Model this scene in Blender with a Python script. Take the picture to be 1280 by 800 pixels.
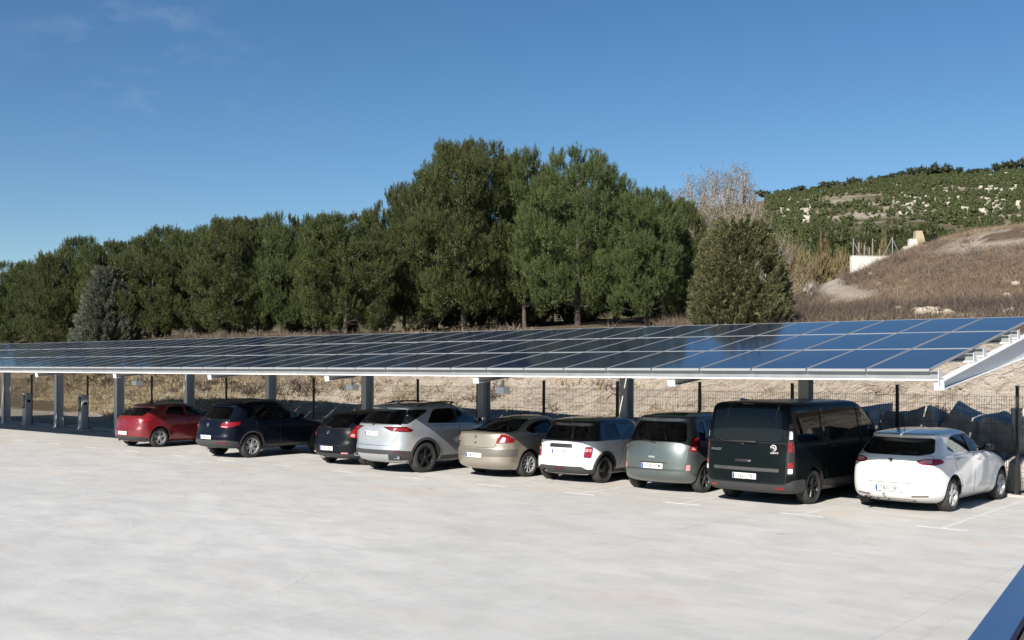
import bpy, bmesh, math, random
import numpy as np
from mathutils import Vector, Matrix, geometry

for o in list(bpy.data.objects):
    bpy.data.objects.remove(o, do_unlink=True)
SC = bpy.context.scene
COL = SC.collection
R = math.radians
PI = math.pi

# ------------------------------------------------------------------ camera, light, exposure
ANG = R(39.834)                    # bearing of the parking rows against the view
EYE = 2.6456
FPX = 1344.6                       # focal length in photo pixels (1280 wide)
cam_d = bpy.data.cameras.new('camera')
cam_d.sensor_width = 36.0
cam_d.lens = FPX / 1280 * 36
cam_d.shift_y = 60.6 / 1280
cam_d.clip_end = 5000
cam = bpy.data.objects.new('camera', cam_d)
cam.matrix_world = Matrix.Translation((0, 0, EYE)) @ Matrix.Rotation(R(90), 4, 'X') @ Matrix.Rotation(0.0027, 4, 'Z')
COL.objects.link(cam)
SC.camera = cam

ER = Vector((math.cos(ANG), -math.sin(ANG), 0))      # along the row, to the right
ED = Vector((math.sin(ANG), math.cos(ANG), 0))       # into the bays
SUN_T = (ER * 0.19 - ED).normalized() * 1.0
SUN_EL = R(32.4)
to_sun = Vector((SUN_T.x * math.cos(SUN_EL), SUN_T.y * math.cos(SUN_EL), math.sin(SUN_EL)))
sun_d = bpy.data.lights.new('sun', 'SUN')
sun_d.energy = 5.0
sun_d.angle = R(0.5)
sun_d.color = (1.0, 0.935, 0.84)
sun = bpy.data.objects.new('sun', sun_d)
sun.rotation_euler = to_sun.to_track_quat('Z', 'Y').to_euler()
sun.location = (-20, -40, 40)
COL.objects.link(sun)

world = bpy.data.worlds.new('World')
SC.world = world
world.use_nodes = True
wn, wl = world.node_tree.nodes, world.node_tree.links
wn.clear()
w_out = wn.new('ShaderNodeOutputWorld')
w_bg = wn.new('ShaderNodeBackground')
w_bg.inputs['Strength'].default_value = 0.066
sky = wn.new('ShaderNodeTexSky')
sky.sky_type = 'NISHITA'
sky.sun_disc = False
sky.sun_elevation = SUN_EL
sky.sun_rotation = math.atan2(to_sun.x, to_sun.y)
sky.altitude = 900
sky.air_density = 1.0
sky.dust_density = 0.2
sky.ozone_density = 2.2
# a few thin cirrus wisps, fixed to directions in the sky
tc = wn.new('ShaderNodeTexCoord')
dot = wn.new('ShaderNodeVectorMath'); dot.operation = 'DOT_PRODUCT'
dv = Vector((-0.345, 1.0, 0.315)).normalized()
dot.inputs[1].default_value = dv
wl.new(tc.outputs['Generated'], dot.inputs[0])
mask = wn.new('ShaderNodeMapRange')
mask.inputs['From Min'].default_value = 0.992; mask.inputs['From Max'].default_value = 0.9995
wl.new(dot.outputs['Value'], mask.inputs['Value'])
mp = wn.new('ShaderNodeMapping'); mp.inputs['Scale'].default_value = (9, 9, 20)
mp.inputs['Rotation'].default_value = (0, 0.35, 0)
wl.new(tc.outputs['Generated'], mp.inputs['Vector'])
cn = wn.new('ShaderNodeTexNoise'); cn.inputs['Scale'].default_value = 1.6; cn.inputs['Detail'].default_value = 6
cn.inputs['Roughness'].default_value = 0.55
wl.new(mp.outputs['Vector'], cn.inputs['Vector'])
cr = wn.new('ShaderNodeMapRange'); cr.inputs['From Min'].default_value = 0.52; cr.inputs['From Max'].default_value = 0.78
wl.new(cn.outputs['Fac'], cr.inputs['Value'])
mm = wn.new('ShaderNodeMath'); mm.operation = 'MULTIPLY'
wl.new(cr.outputs['Result'], mm.inputs[0]); wl.new(mask.outputs['Result'], mm.inputs[1])
m2 = wn.new('ShaderNodeMath'); m2.operation = 'MULTIPLY'; m2.inputs[1].default_value = 0.15
wl.new(mm.outputs[0], m2.inputs[0])
mx = wn.new('ShaderNodeMix'); mx.data_type = 'RGBA'
mx.inputs['B'].default_value = (7.0, 7.6, 8.6, 1)
wl.new(m2.outputs[0], mx.inputs['Factor'])
hsv = wn.new('ShaderNodeHueSaturation'); hsv.inputs['Saturation'].default_value = 1.24; hsv.inputs['Value'].default_value = 1.0
wl.new(sky.outputs['Color'], hsv.inputs['Color']); wl.new(hsv.outputs['Color'], mx.inputs['A'])
wl.new(mx.outputs['Result'], w_bg.inputs['Color'])
wl.new(w_bg.outputs['Background'], w_out.inputs['Surface'])

SC.view_settings.view_transform = 'Standard'
SC.view_settings.look = 'None'
SC.view_settings.gamma = 1.0
SC.view_settings.exposure = 0.60
SC.render.engine = 'CYCLES'
SC.cycles.max_bounces = 8
SC.cycles.diffuse_bounces = 1
SC.cycles.glossy_bounces = 4
SC.cycles.transparent_max_bounces = 12
SC.cycles.use_denoising = True
SC.cycles.denoising_prefilter = 'ACCURATE'
SC.cycles.sample_clamp_indirect = 3.0
SC.cycles.caustics_reflective = False
SC.cycles.caustics_refractive = False

# ------------------------------------------------------------------ helpers
def W(r, d, z=0.0):
    """row / depth coordinates of the car park -> world"""
    v = ER * r + ED * d
    return Vector((v.x, v.y, z))

def rd(X, Y):
    return X * ER.x + Y * ER.y, X * ED.x + Y * ED.y

def link(o, parent=None):
    COL.objects.link(o)
    if parent: o.parent = parent
    return o

def tag(o, label=None, cat=None, group=None, kind=None):
    if label: o['label'] = label
    if cat: o['category'] = cat
    if group: o['group'] = group
    if kind: o['kind'] = kind
    return o

def empty(name, loc=(0, 0, 0), rz=0.0, parent=None):
    o = bpy.data.objects.new(name, None)
    o.empty_display_size = 0.3
    o.location = loc
    o.rotation_euler = (0, 0, rz)
    return link(o, parent)

def copy_tree(o, parent=None):
    c = o.copy(); COL.objects.link(c)
    c.parent = parent
    for ch in list(o.children):
        copy_tree(ch, c)
    return c

def np_mesh(name, verts, faces, mats, smooth=False, midx=None):
    """faces: (n,3) or (n,4) int array"""
    me = bpy.data.meshes.new(name)
    verts = np.asarray(verts, np.float32); faces = np.asarray(faces, np.int32)
    n, k = faces.shape
    me.vertices.add(len(verts)); me.vertices.foreach_set('co', verts.ravel())
    me.loops.add(n * k); me.loops.foreach_set('vertex_index', faces.ravel())
    me.polygons.add(n)
    me.polygons.foreach_set('loop_start', np.arange(0, n * k, k, dtype=np.int32))
    me.polygons.foreach_set('loop_total', np.full(n, k, np.int32))
    if smooth: me.polygons.foreach_set('use_smooth', np.ones(n, bool))
    for m in (mats if isinstance(mats, (list, tuple)) else [mats]): me.materials.append(m)
    if midx is not None: me.polygons.foreach_set('material_index', np.asarray(midx, np.int32))
    me.update(calc_edges=True)
    return me

class MB:
    """collects boxes, bars, tubes and lathes; build() links them as one mesh object"""
    def __init__(s): s.v = []; s.f = []; s.m = []; s.sm = []
    def add(s, vs, fs, m=0, sm=False):
        b = len(s.v); s.v += [tuple(v) for v in vs]
        for f in fs: s.f.append([b + i for i in f]); s.m.append(m); s.sm.append(sm)
    def hexa(s, p, m=0):   # 8 points: bottom 4 ccw, top 4 ccw
        s.add(p, [(3, 2, 1, 0), (4, 5, 6, 7), (0, 1, 5, 4), (1, 2, 6, 5), (2, 3, 7, 6), (3, 0, 4, 7)], m)
    def box(s, a, b, m=0, mat=None):
        x0, y0, z0 = a; x1, y1, z1 = b
        p = [(x0, y0, z0), (x1, y0, z0), (x1, y1, z0), (x0, y1, z0), (x0, y0, z1), (x1, y0, z1), (x1, y1, z1), (x0, y1, z1)]
        if mat: p = [mat @ Vector(q) for q in p]
        s.hexa(p, m)
    def tube(s, pts, rad, n=8, m=0, cap=True, sm=True):
        pts = [Vector(p) for p in pts]
        if not hasattr(rad, '__len__'): rad = [rad] * len(pts)
        rings = []; up = None
        for i, p in enumerate(pts):
            d = (pts[min(i + 1, len(pts) - 1)] - pts[max(i - 1, 0)]).normalized()
            if up is None:
                up = Vector((0, 0, 1)) if abs(d.z) < 0.9 else Vector((1, 0, 0))
            a = d.cross(up).normalized(); b = a.cross(d).normalized(); up = b
            rings.append([p + (a * math.cos(2 * PI * k / n) + b * math.sin(2 * PI * k / n)) * rad[i] for k in range(n)])
        vs = [v for r_ in rings for v in r_]
        fs = []
        for i in range(len(pts) - 1):
            for k in range(n):
                k2 = (k + 1) % n
                fs.append((i * n + k, i * n + k2, (i + 1) * n + k2, (i + 1) * n + k))
        s.add(vs, fs, m, sm)
        if cap:
            s.add(rings[0], [tuple(range(n))[::-1]], m); s.add(rings[-1], [tuple(range(n))], m)
    def lathe(s, prof, n=32, m=0, sm=True, axis='y', c=(0, 0, 0)):
        """prof: (radius, offset along axis)"""
        vs = []; fs = []
        for (r_, o_) in prof:
            for k in range(n):
                a = 2 * PI * k / n; ca, sa = r_ * math.cos(a), r_ * math.sin(a)
                vs.append((c[0] + ca, c[1] + o_, c[2] + sa) if axis == 'y' else ((c[0] + ca, c[1] + sa, c[2] + o_) if axis == 'z' else (c[0] + o_, c[1] + ca, c[2] + sa)))
        for i in range(len(prof) - 1):
            for k in range(n):
                k2 = (k + 1) % n
                fs.append((i * n + k, (i + 1) * n + k, (i + 1) * n + k2, i * n + k2))
        s.add(vs, fs, m, sm)
    def rbox(s, c, sz, b=0.03, m=0, mat=None, seg=2):
        bm = bmesh.new()
        bmesh.ops.create_cube(bm, size=1.0)
        for v in bm.verts: v.co = Vector((v.co.x * sz[0], v.co.y * sz[1], v.co.z * sz[2]))
        bmesh.ops.bevel(bm, geom=list(bm.edges), offset=b, segments=seg, affect='EDGES', profile=0.5)
        bm.verts.index_update()
        M = mat if mat else Matrix.Identity(4)
        vs = [M @ (v.co + Vector(c)) for v in bm.verts]
        fs = [tuple(v.index for v in f.verts) for f in bm.faces]
        s.add(vs, fs, m, True); bm.free()
    def mesh(s, name, mats, sharp=35):
        me = bpy.data.meshes.new(name)
        me.from_pydata(s.v, [], s.f)
        for m in (mats if isinstance(mats, (list, tuple)) else [mats]): me.materials.append(m)
        me.polygons.foreach_set('material_index', s.m)
        me.polygons.foreach_set('use_smooth', s.sm)
        bm = bmesh.new(); bm.from_mesh(me); bmesh.ops.recalc_face_normals(bm, faces=bm.faces); bm.to_mesh(me); bm.free()
        me.update()
        if any(s.sm): me.set_sharp_from_angle(angle=R(sharp))
        return me
    def build(s, name, mats, parent=None, sharp=35):
        return link(bpy.data.objects.new(name, s.mesh(name, mats, sharp)), parent)

# ------------------------------------------------------------------ materials
def mat_new(name):
    m = bpy.data.materials.new(name); m.use_nodes = True
    nt = m.node_tree
    return m, nt.nodes, nt.links, nt.nodes['Principled BSDF']

def solid(name, col, rough=0.5, metal=0.0, coat=0.0, spec=0.5, var=0.0, vscale=6.0, emit=None):
    m, N, L, P = mat_new(name)
    P.inputs['Base Color'].default_value = (*col, 1)
    P.inputs['Roughness'].default_value = rough
    P.inputs['Metallic'].default_value = metal
    P.inputs['Coat Weight'].default_value = coat
    P.inputs['Coat Roughness'].default_value = 0.04
    P.inputs['Specular IOR Level'].default_value = spec
    if var:
        t = N.new('ShaderNodeTexCoord'); n = N.new('ShaderNodeTexNoise')
        n.inputs['Scale'].default_value = vscale; n.inputs['Detail'].default_value = 6
        L.new(t.outputs['Object'], n.inputs['Vector'])
        mr = N.new('ShaderNodeMapRange'); mr.inputs['From Min'].default_value = 0.3; mr.inputs['From Max'].default_value = 0.7
        mr.inputs['To Min'].default_value = 1 - var; mr.inputs['To Max'].default_value = 1 + var
        L.new(n.outputs['Fac'], mr.inputs['Value'])
        mu = N.new('ShaderNodeVectorMath'); mu.operation = 'SCALE'; mu.inputs[0].default_value = col
        L.new(mr.outputs['Result'], mu.inputs['Scale']); L.new(mu.outputs['Vector'], P.inputs['Base Color'])
        m3 = N.new('ShaderNodeMapRange'); m3.inputs['To Min'].default_value = max(0, rough - 0.12); m3.inputs['To Max'].default_value = min(1, rough + 0.12)
        L.new(n.outputs['Fac'], m3.inputs['Value']); L.new(m3.outputs['Result'], P.inputs['Roughness'])
    return m

def nse(N, L, vec, scale, detail=4, rough=0.55):
    n = N.new('ShaderNodeTexNoise'); n.inputs['Scale'].default_value = scale
    n.inputs['Detail'].default_value = detail; n.inputs['Roughness'].default_value = rough
    if vec is not None: L.new(vec, n.inputs['Vector'])
    return n.outputs['Fac']

def rng(N, L, v, a, b, c=0.0, d=1.0):
    m = N.new('ShaderNodeMapRange'); m.inputs['From Min'].default_value = a; m.inputs['From Max'].default_value = b
    m.inputs['To Min'].default_value = c; m.inputs['To Max'].default_value = d
    L.new(v, m.inputs['Value']); return m.outputs['Result']

def mixc(N, L, fac, a, b, mode='MIX'):
    m = N.new('ShaderNodeMix'); m.data_type = 'RGBA'; m.blend_type = mode
    for k, v in (('A', a), ('B', b)):
        if isinstance(v, tuple): m.inputs[k].default_value = (*v, 1)
        else: L.new(v, m.inputs[k])
    if isinstance(fac, (int, float)): m.inputs['Factor'].default_value = fac
    else: L.new(fac, m.inputs['Factor'])
    return m.outputs['Result']

def mth(N, L, op, a, b=None):
    m = N.new('ShaderNodeMath'); m.operation = op
    for i, v in enumerate((a, b)):
        if v is None: continue
        if isinstance(v, (int, float)): m.inputs[i].default_value = v
        else: L.new(v, m.inputs[i])
    return m.outputs[0]

def mapping(N, L, vec, scale=(1, 1, 1), rot=(0, 0, 0), loc=(0, 0, 0)):
    m = N.new('ShaderNodeMapping'); m.inputs['Scale'].default_value = scale
    m.inputs['Rotation'].default_value = rot; m.inputs['Location'].default_value = loc
    L.new(vec, m.inputs['Vector']); return m.outputs['Vector']

def bump(N, L, P, h, strength=0.4, dist=0.05):
    b = N.new('ShaderNodeBump'); b.inputs['Strength'].default_value = strength; b.inputs['Distance'].default_value = dist
    L.new(h, b.inputs['Height']); L.new(b.outputs['Normal'], P.inputs['Normal'])

def concrete_mat():
    m, N, L, P = mat_new('lot_concrete')
    o = N.new('ShaderNodeTexCoord').outputs['Object']
    big = nse(N, L, o, 0.16, 5, 0.6)
    c = mixc(N, L, rng(N, L, big, 0.35, 0.65), (0.54, 0.53, 0.50), (0.625, 0.612, 0.58))
    # trowel sweeps: long streaks in two headings
    s1 = nse(N, L, mapping(N, L, o, (0.35, 3.2, 1), (0, 0, 0.75)), 1.0, 6, 0.65)
    c = mixc(N, L, rng(N, L, s1, 0.42, 0.72, 0, 0.36), c, (0.43, 0.43, 0.425))
    s2 = nse(N, L, mapping(N, L, o, (0.25, 2.0, 1), (0, 0, 0.35)), 1.3, 6, 0.6)
    c = mixc(N, L, rng(N, L, s2, 0.52, 0.75, 0, 0.35), c, (0.64, 0.635, 0.615))
    mid = nse(N, L, mapping(N, L, o, (1, 1.6, 1), (0, 0, .6)), 0.9, 8, 0.72)
    c = mixc(N, L, rng(N, L, mid, 0.42, 0.62, 0.0, 0.50), c, (0.40, 0.395, 0.375))
    c = mixc(N, L, rng(N, L, nse(N, L, mapping(N, L, o, (2.5, .22, 1), (0, 0, -.85)), 1.0, 5, .7), 0.60, 0.72, 0, 0.28), c, (0.33, 0.33, 0.325))
    # pale tyre arcs
    w = N.new('ShaderNodeTexWave'); w.wave_type = 'RINGS'; w.rings_direction = 'Z'
    w.inputs['Scale'].default_value = 0.055; w.inputs['Distortion'].default_value = 1.6; w.inputs['Detail'].default_value = 3
    w.inputs['Detail Scale'].default_value = 0.25
    L.new(mapping(N, L, o, loc=(30, 4, 0)), w.inputs['Vector'])
    arc = mth(N, L, 'MULTIPLY', rng(N, L, w.outputs['Fac'], 0.965, 0.998), rng(N, L, nse(N, L, o, 0.35, 3), 0.45, 0.62))
    c = mixc(N, L, mth(N, L, 'MULTIPLY', arc, 0.35), c, (0.66, 0.655, 0.63))
    # rust / clay stains
    st = nse(N, L, mapping(N, L, o, (1, 1.5, 1), (0, 0, 0.5)), 0.32, 5, 0.62)
    c = mixc(N, L, rng(N, L, st, 0.59, 0.74, 0, 0.50), c, (0.56, 0.42, 0.30))
    st2 = nse(N, L, mapping(N, L, o, (1, 1, 1), (0, 0, 0), (17, 5, 0)), 0.9, 5, 0.65)
    c = mixc(N, L, rng(N, L, st2, 0.66, 0.78, 0, 0.35), c, (0.33, 0.335, 0.33))
    # fine hairline cracks
    vo = N.new('ShaderNodeTexVoronoi'); vo.feature = 'DISTANCE_TO_EDGE'; vo.inputs['Scale'].default_value = 0.28
    wv = N.new('ShaderNodeVectorMath'); wv.operation = 'ADD'
    nn = N.new('ShaderNodeTexNoise'); nn.inputs['Scale'].default_value = 1.1; nn.inputs['Detail'].default_value = 6
    L.new(o, nn.inputs['Vector']); L.new(o, wv.inputs[0])
    sc = N.new('ShaderNodeVectorMath'); sc.operation = 'SCALE'; sc.inputs['Scale'].default_value = 1.6
    L.new(nn.outputs['Color'], sc.inputs[0]); L.new(sc.outputs['Vector'], wv.inputs[1]); L.new(wv.outputs['Vector'], vo.inputs['Vector'])
    crk = mth(N, L, 'MULTIPLY', rng(N, L, vo.outputs['Distance'], 0.0, 0.006, 1, 0), rng(N, L, nse(N, L, o, 0.4, 2), 0.52, 0.66))
    c = mixc(N, L, mth(N, L, 'MULTIPLY', crk, 0.45), c, (0.2, 0.2, 0.2))
    # saw-cut joints
    sx = N.new('ShaderNodeSeparateXYZ'); L.new(o, sx.inputs[0])
    j = mth(N, L, 'ABSOLUTE', mth(N, L, 'SUBTRACT', mth(N, L, 'FRACT', mth(N, L, 'DIVIDE', mth(N, L, 'ADD', sx.outputs['X'], 6.54), 5.0)), 0.5))
    jm = rng(N, L, j, 0.0008, 0.0022, 1, 0)
    c = mixc(N, L, mth(N, L, 'MULTIPLY', jm, 0.30), c, (0.2, 0.2, 0.2))
    sp = N.new('ShaderNodeTexVoronoi'); sp.inputs['Scale'].default_value = 0.55; sp.inputs['Randomness'].default_value = 1.0
    L.new(wv.outputs['Vector'], sp.inputs['Vector'])
    drip = mth(N, L, 'MULTIPLY', rng(N, L, sp.outputs['Distance'], 0.02, 0.10, 1, 0), rng(N, L, nse(N, L, o, 0.55, 2), 0.56, 0.62))
    c = mixc(N, L, mth(N, L, 'MULTIPLY', drip, 0.5), c, (0.24, 0.23, 0.21))
    fine = nse(N, L, o, 60, 3, 0.7)
    c = mixc(N, L, rng(N, L, fine, 0.3, 0.7, 0, 0.10), c, (0.40, 0.395, 0.38))
    L.new(c, P.inputs['Base Color'])
    P.inputs['Roughness'].default_value = 0.75
    P.inputs['Specular IOR Level'].default_value = 0.3
    bump(N, L, P, mth(N, L, 'ADD', fine, mth(N, L, 'MULTIPLY', s1, 2.0)), 0.12, 0.01)
    return m

def terrain_mat():
    m, N, L, P = mat_new('earth')
    g = N.new('ShaderNodeNewGeometry'); pos = g.outputs['Position']
    a = N.new('ShaderNodeAttribute'); a.attribute_name = 'zone'
    z = N.new('ShaderNodeSeparateColor'); L.new(a.outputs['Color'], z.inputs['Color'])
    n1 = nse(N, L, pos, 0.35, 6, 0.62); n2 = nse(N, L, pos, 2.2, 6, 0.68); n3 = nse(N, L, pos, 11, 5, 0.7)
    # cut earth of the bank: pale, chalky, with orange clay and darker roots
    bank = mixc(N, L, rng(N, L, n1, 0.35, 0.65), (0.50, 0.425, 0.34), (0.66, 0.585, 0.49))
    bank = mixc(N, L, rng(N, L, n2, 0.50, 0.66, 0, 0.75), bank, (0.25, 0.185, 0.13))
    vo = N.new('ShaderNodeTexVoronoi'); vo.feature = 'DISTANCE_TO_EDGE'; vo.inputs['Scale'].default_value = 1.5
    wv = N.new('ShaderNodeVectorMath'); wv.operation = 'ADD'; wn_ = N.new('ShaderNodeTexNoise'); wn_.inputs['Scale'].default_value = 1.3; wn_.inputs['Detail'].default_value = 5
    L.new(pos, wn_.inputs['Vector']); L.new(pos, wv.inputs[0]); L.new(wn_.outputs['Color'], wv.inputs[1]); L.new(wv.outputs['Vector'], vo.inputs['Vector'])
    bank = mixc(N, L, mth(N, L, 'MULTIPLY', rng(N, L, vo.outputs['Distance'], 0.0, 0.05, 0.45, 0), rng(N, L, n1, 0.45, 0.62)), bank, (0.22, 0.165, 0.115))
    bank = mixc(N, L, rng(N, L, nse(N, L, pos, 5.0, 5, 0.75), 0.60, 0.68, 0, 0.7), bank, (0.17, 0.13, 0.09))
    bank = mixc(N, L, rng(N, L, n3, 0.52, 0.70, 0, 0.7), bank, (0.60, 0.54, 0.45))
    bank = mixc(N, L, rng(N, L, nse(N, L, mapping(N, L, pos, (1, 1, 3)), 1.4, 5, 0.6), 0.60, 0.72, 0, 0.6), bank, (0.46, 0.30, 0.16))
    # dry grass and litter on the plateau
    dry = mixc(N, L, rng(N, L, n2, 0.35, 0.65), (0.12, 0.09, 0.066), (0.23, 0.175, 0.12))
    dry = mixc(N, L, rng(N, L, n3, 0.5, 0.75, 0, 0.6), dry, (0.33, 0.27, 0.19))
    # far hill: stony olive slope with pale limestone
    n4 = nse(N, L, pos, 0.035, 6, 0.6); n5 = nse(N, L, mapping(N, L, pos, (0.6, 0.6, 2.2)), 0.11, 6, 0.66)
    hill = mixc(N, L, rng(N, L, n4, 0.35, 0.65), (0.085, 0.085, 0.04), (0.19, 0.16, 0.095))
    rock = mixc(N, L, rng(N, L, nse(N, L, mapping(N, L, pos, (1, 1, 3.5)), 0.5, 5, 0.65), 0.35, 0.65), (0.32, 0.28, 0.22), (0.50, 0.45, 0.375))
    hill = mixc(N, L, mth(N, L, 'MULTIPLY', rng(N, L, n5, 0.47, 0.60, 0, 0.9), z.outputs['Blue']), hill, rock)
    c = mixc(N, L, z.outputs['Red'], dry, bank)
    c = mixc(N, L, z.outputs['Green'], c, hill)
    L.new(c, P.inputs['Base Color'])
    P.inputs['Roughness'].default_value = 0.95; P.inputs['Specular IOR Level'].default_value = 0.1
    bump(N, L, P, mth(N, L, 'ADD', mth(N, L, 'ADD', n2, mth(N, L, 'MULTIPLY', n3, 0.5)), rng(N, L, vo.outputs['Distance'], 0.0, 0.10, -0.15, 0)), 1.0, 0.35)
    return m

def leaf_mat(name, a, b, tip=None, trans=0.22):
    m, N, L, P = mat_new(name)
    o = N.new('ShaderNodeTexCoord').outputs['Object']
    oi = N.new('ShaderNodeObjectInfo')
    n = nse(N, L, o, 0.9, 3, 0.6)
    n2 = nse(N, L, o, 9, 2, 0.5)
    c = mixc(N, L, rng(N, L, n, 0.35, 0.65), a, b)
    if tip: c = mixc(N, L, rng(N, L, n2, 0.5, 0.72, 0, 0.8), c, tip)
    hs = N.new('ShaderNodeHueSaturation')
    L.new(rng(N, L, oi.outputs['Random'], 0, 1, 0.485, 0.515), hs.inputs['Hue'])
    L.new(rng(N, L, oi.outputs['Random'], 0, 1, 0.85, 1.15), hs.inputs['Value'])
    L.new(c, hs.inputs['Color'])
    L.new(hs.outputs['Color'], P.inputs['Base Color'])
    P.inputs['Roughness'].default_value = 0.55; P.inputs['Specular IOR Level'].default_value = 0.25
    tr = N.new('ShaderNodeBsdfTranslucent'); L.new(hs.outputs['Color'], tr.inputs['Color'])
    mx_ = N.new('ShaderNodeMixShader'); mx_.inputs[0].default_value = trans
    L.new(P.outputs[0], mx_.inputs[1]); L.new(tr.outputs[0], mx_.inputs[2])
    L.new(mx_.outputs[0], N['Material Output'].inputs['Surface'])
    return m

def bark_mat(name, a, b):
    m, N, L, P = mat_new(name)
    o = N.new('ShaderNodeTexCoord').outputs['Object']
    n = nse(N, L, mapping(N, L, o, (6, 6, 1.4)), 2, 5, 0.7)
    L.new(mixc(N, L, rng(N, L, n, 0.35, 0.65), a, b), P.inputs['Base Color'])
    P.inputs['Roughness'].default_value = 0.9; bump(N, L, P, n, 0.6, 0.03)
    return m

def glass_mat(name, tint, refl=0.9):
    m, N, L, P = mat_new(name)
    N.remove(P)
    t = N.new('ShaderNodeBsdfTransparent'); t.inputs['Color'].default_value = (*tint, 1)
    g = N.new('ShaderNodeBsdfGlossy'); g.inputs['Roughness'].default_value = 0.02; g.inputs['Color'].default_value = (0.95, 0.97, 1, 1)
    f = N.new('ShaderNodeFresnel'); f.inputs['IOR'].default_value = 1.5
    x = N.new('ShaderNodeMixShader')
    L.new(mth(N, L, 'MULTIPLY', f.outputs[0], refl), x.inputs[0]); L.new(t.outputs[0], x.inputs[1]); L.new(g.outputs[0], x.inputs[2])
    L.new(x.outputs[0], N['Material Output'].inputs['Surface'])
    return m

def pv_mat():
    m, N, L, P = mat_new('photovoltaic_cells')
    o = N.new('ShaderNodeTexCoord').outputs['Object']
    s = N.new('ShaderNodeSeparateXYZ'); L.new(o, s.inputs[0])
    oi = N.new('ShaderNodeObjectInfo')
    def grid(v, pitch, half):
        fr = mth(N, L, 'ABSOLUTE', mth(N, L, 'SUBTRACT', mth(N, L, 'FRACT', mth(N, L, 'DIVIDE', v, pitch)), 0.5))
        return rng(N, L, fr, 0.5 - half, 0.5 - half * 0.4, 0, 1)
    ln = mth(N, L, 'MAXIMUM', grid(s.outputs['X'], 0.1665, 0.022), grid(s.outputs['Y'], 0.176, 0.022))
    bus = grid(s.outputs['X'], 0.0333, 0.03)
    cell = mixc(N, L, oi.outputs['Random'], (0.010, 0.017, 0.042), (0.013, 0.024, 0.058))
    cell = mixc(N, L, mth(N, L, 'MULTIPLY', bus, 0.06), cell, (0.12, 0.14, 0.18))
    c = mixc(N, L, mth(N, L, 'MULTIPLY', ln, 0.5), cell, (0.06, 0.075, 0.10))
    dust = nse(N, L, N.new('ShaderNodeNewGeometry').outputs['Position'], 0.7, 5)
    c = mixc(N, L, rng(N, L, dust, 0.3, 0.8, 0.0, 0.025), c, (0.3, 0.28, 0.25))
    L.new(c, P.inputs['Base Color'])
    L.new(rng(N, L, dust, 0.3, 0.7, 0.05, 0.11), P.inputs['Roughness'])
    P.inputs['IOR'].default_value = 1.45; P.inputs['Specular IOR Level'].default_value = 0.22
    return m

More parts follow.
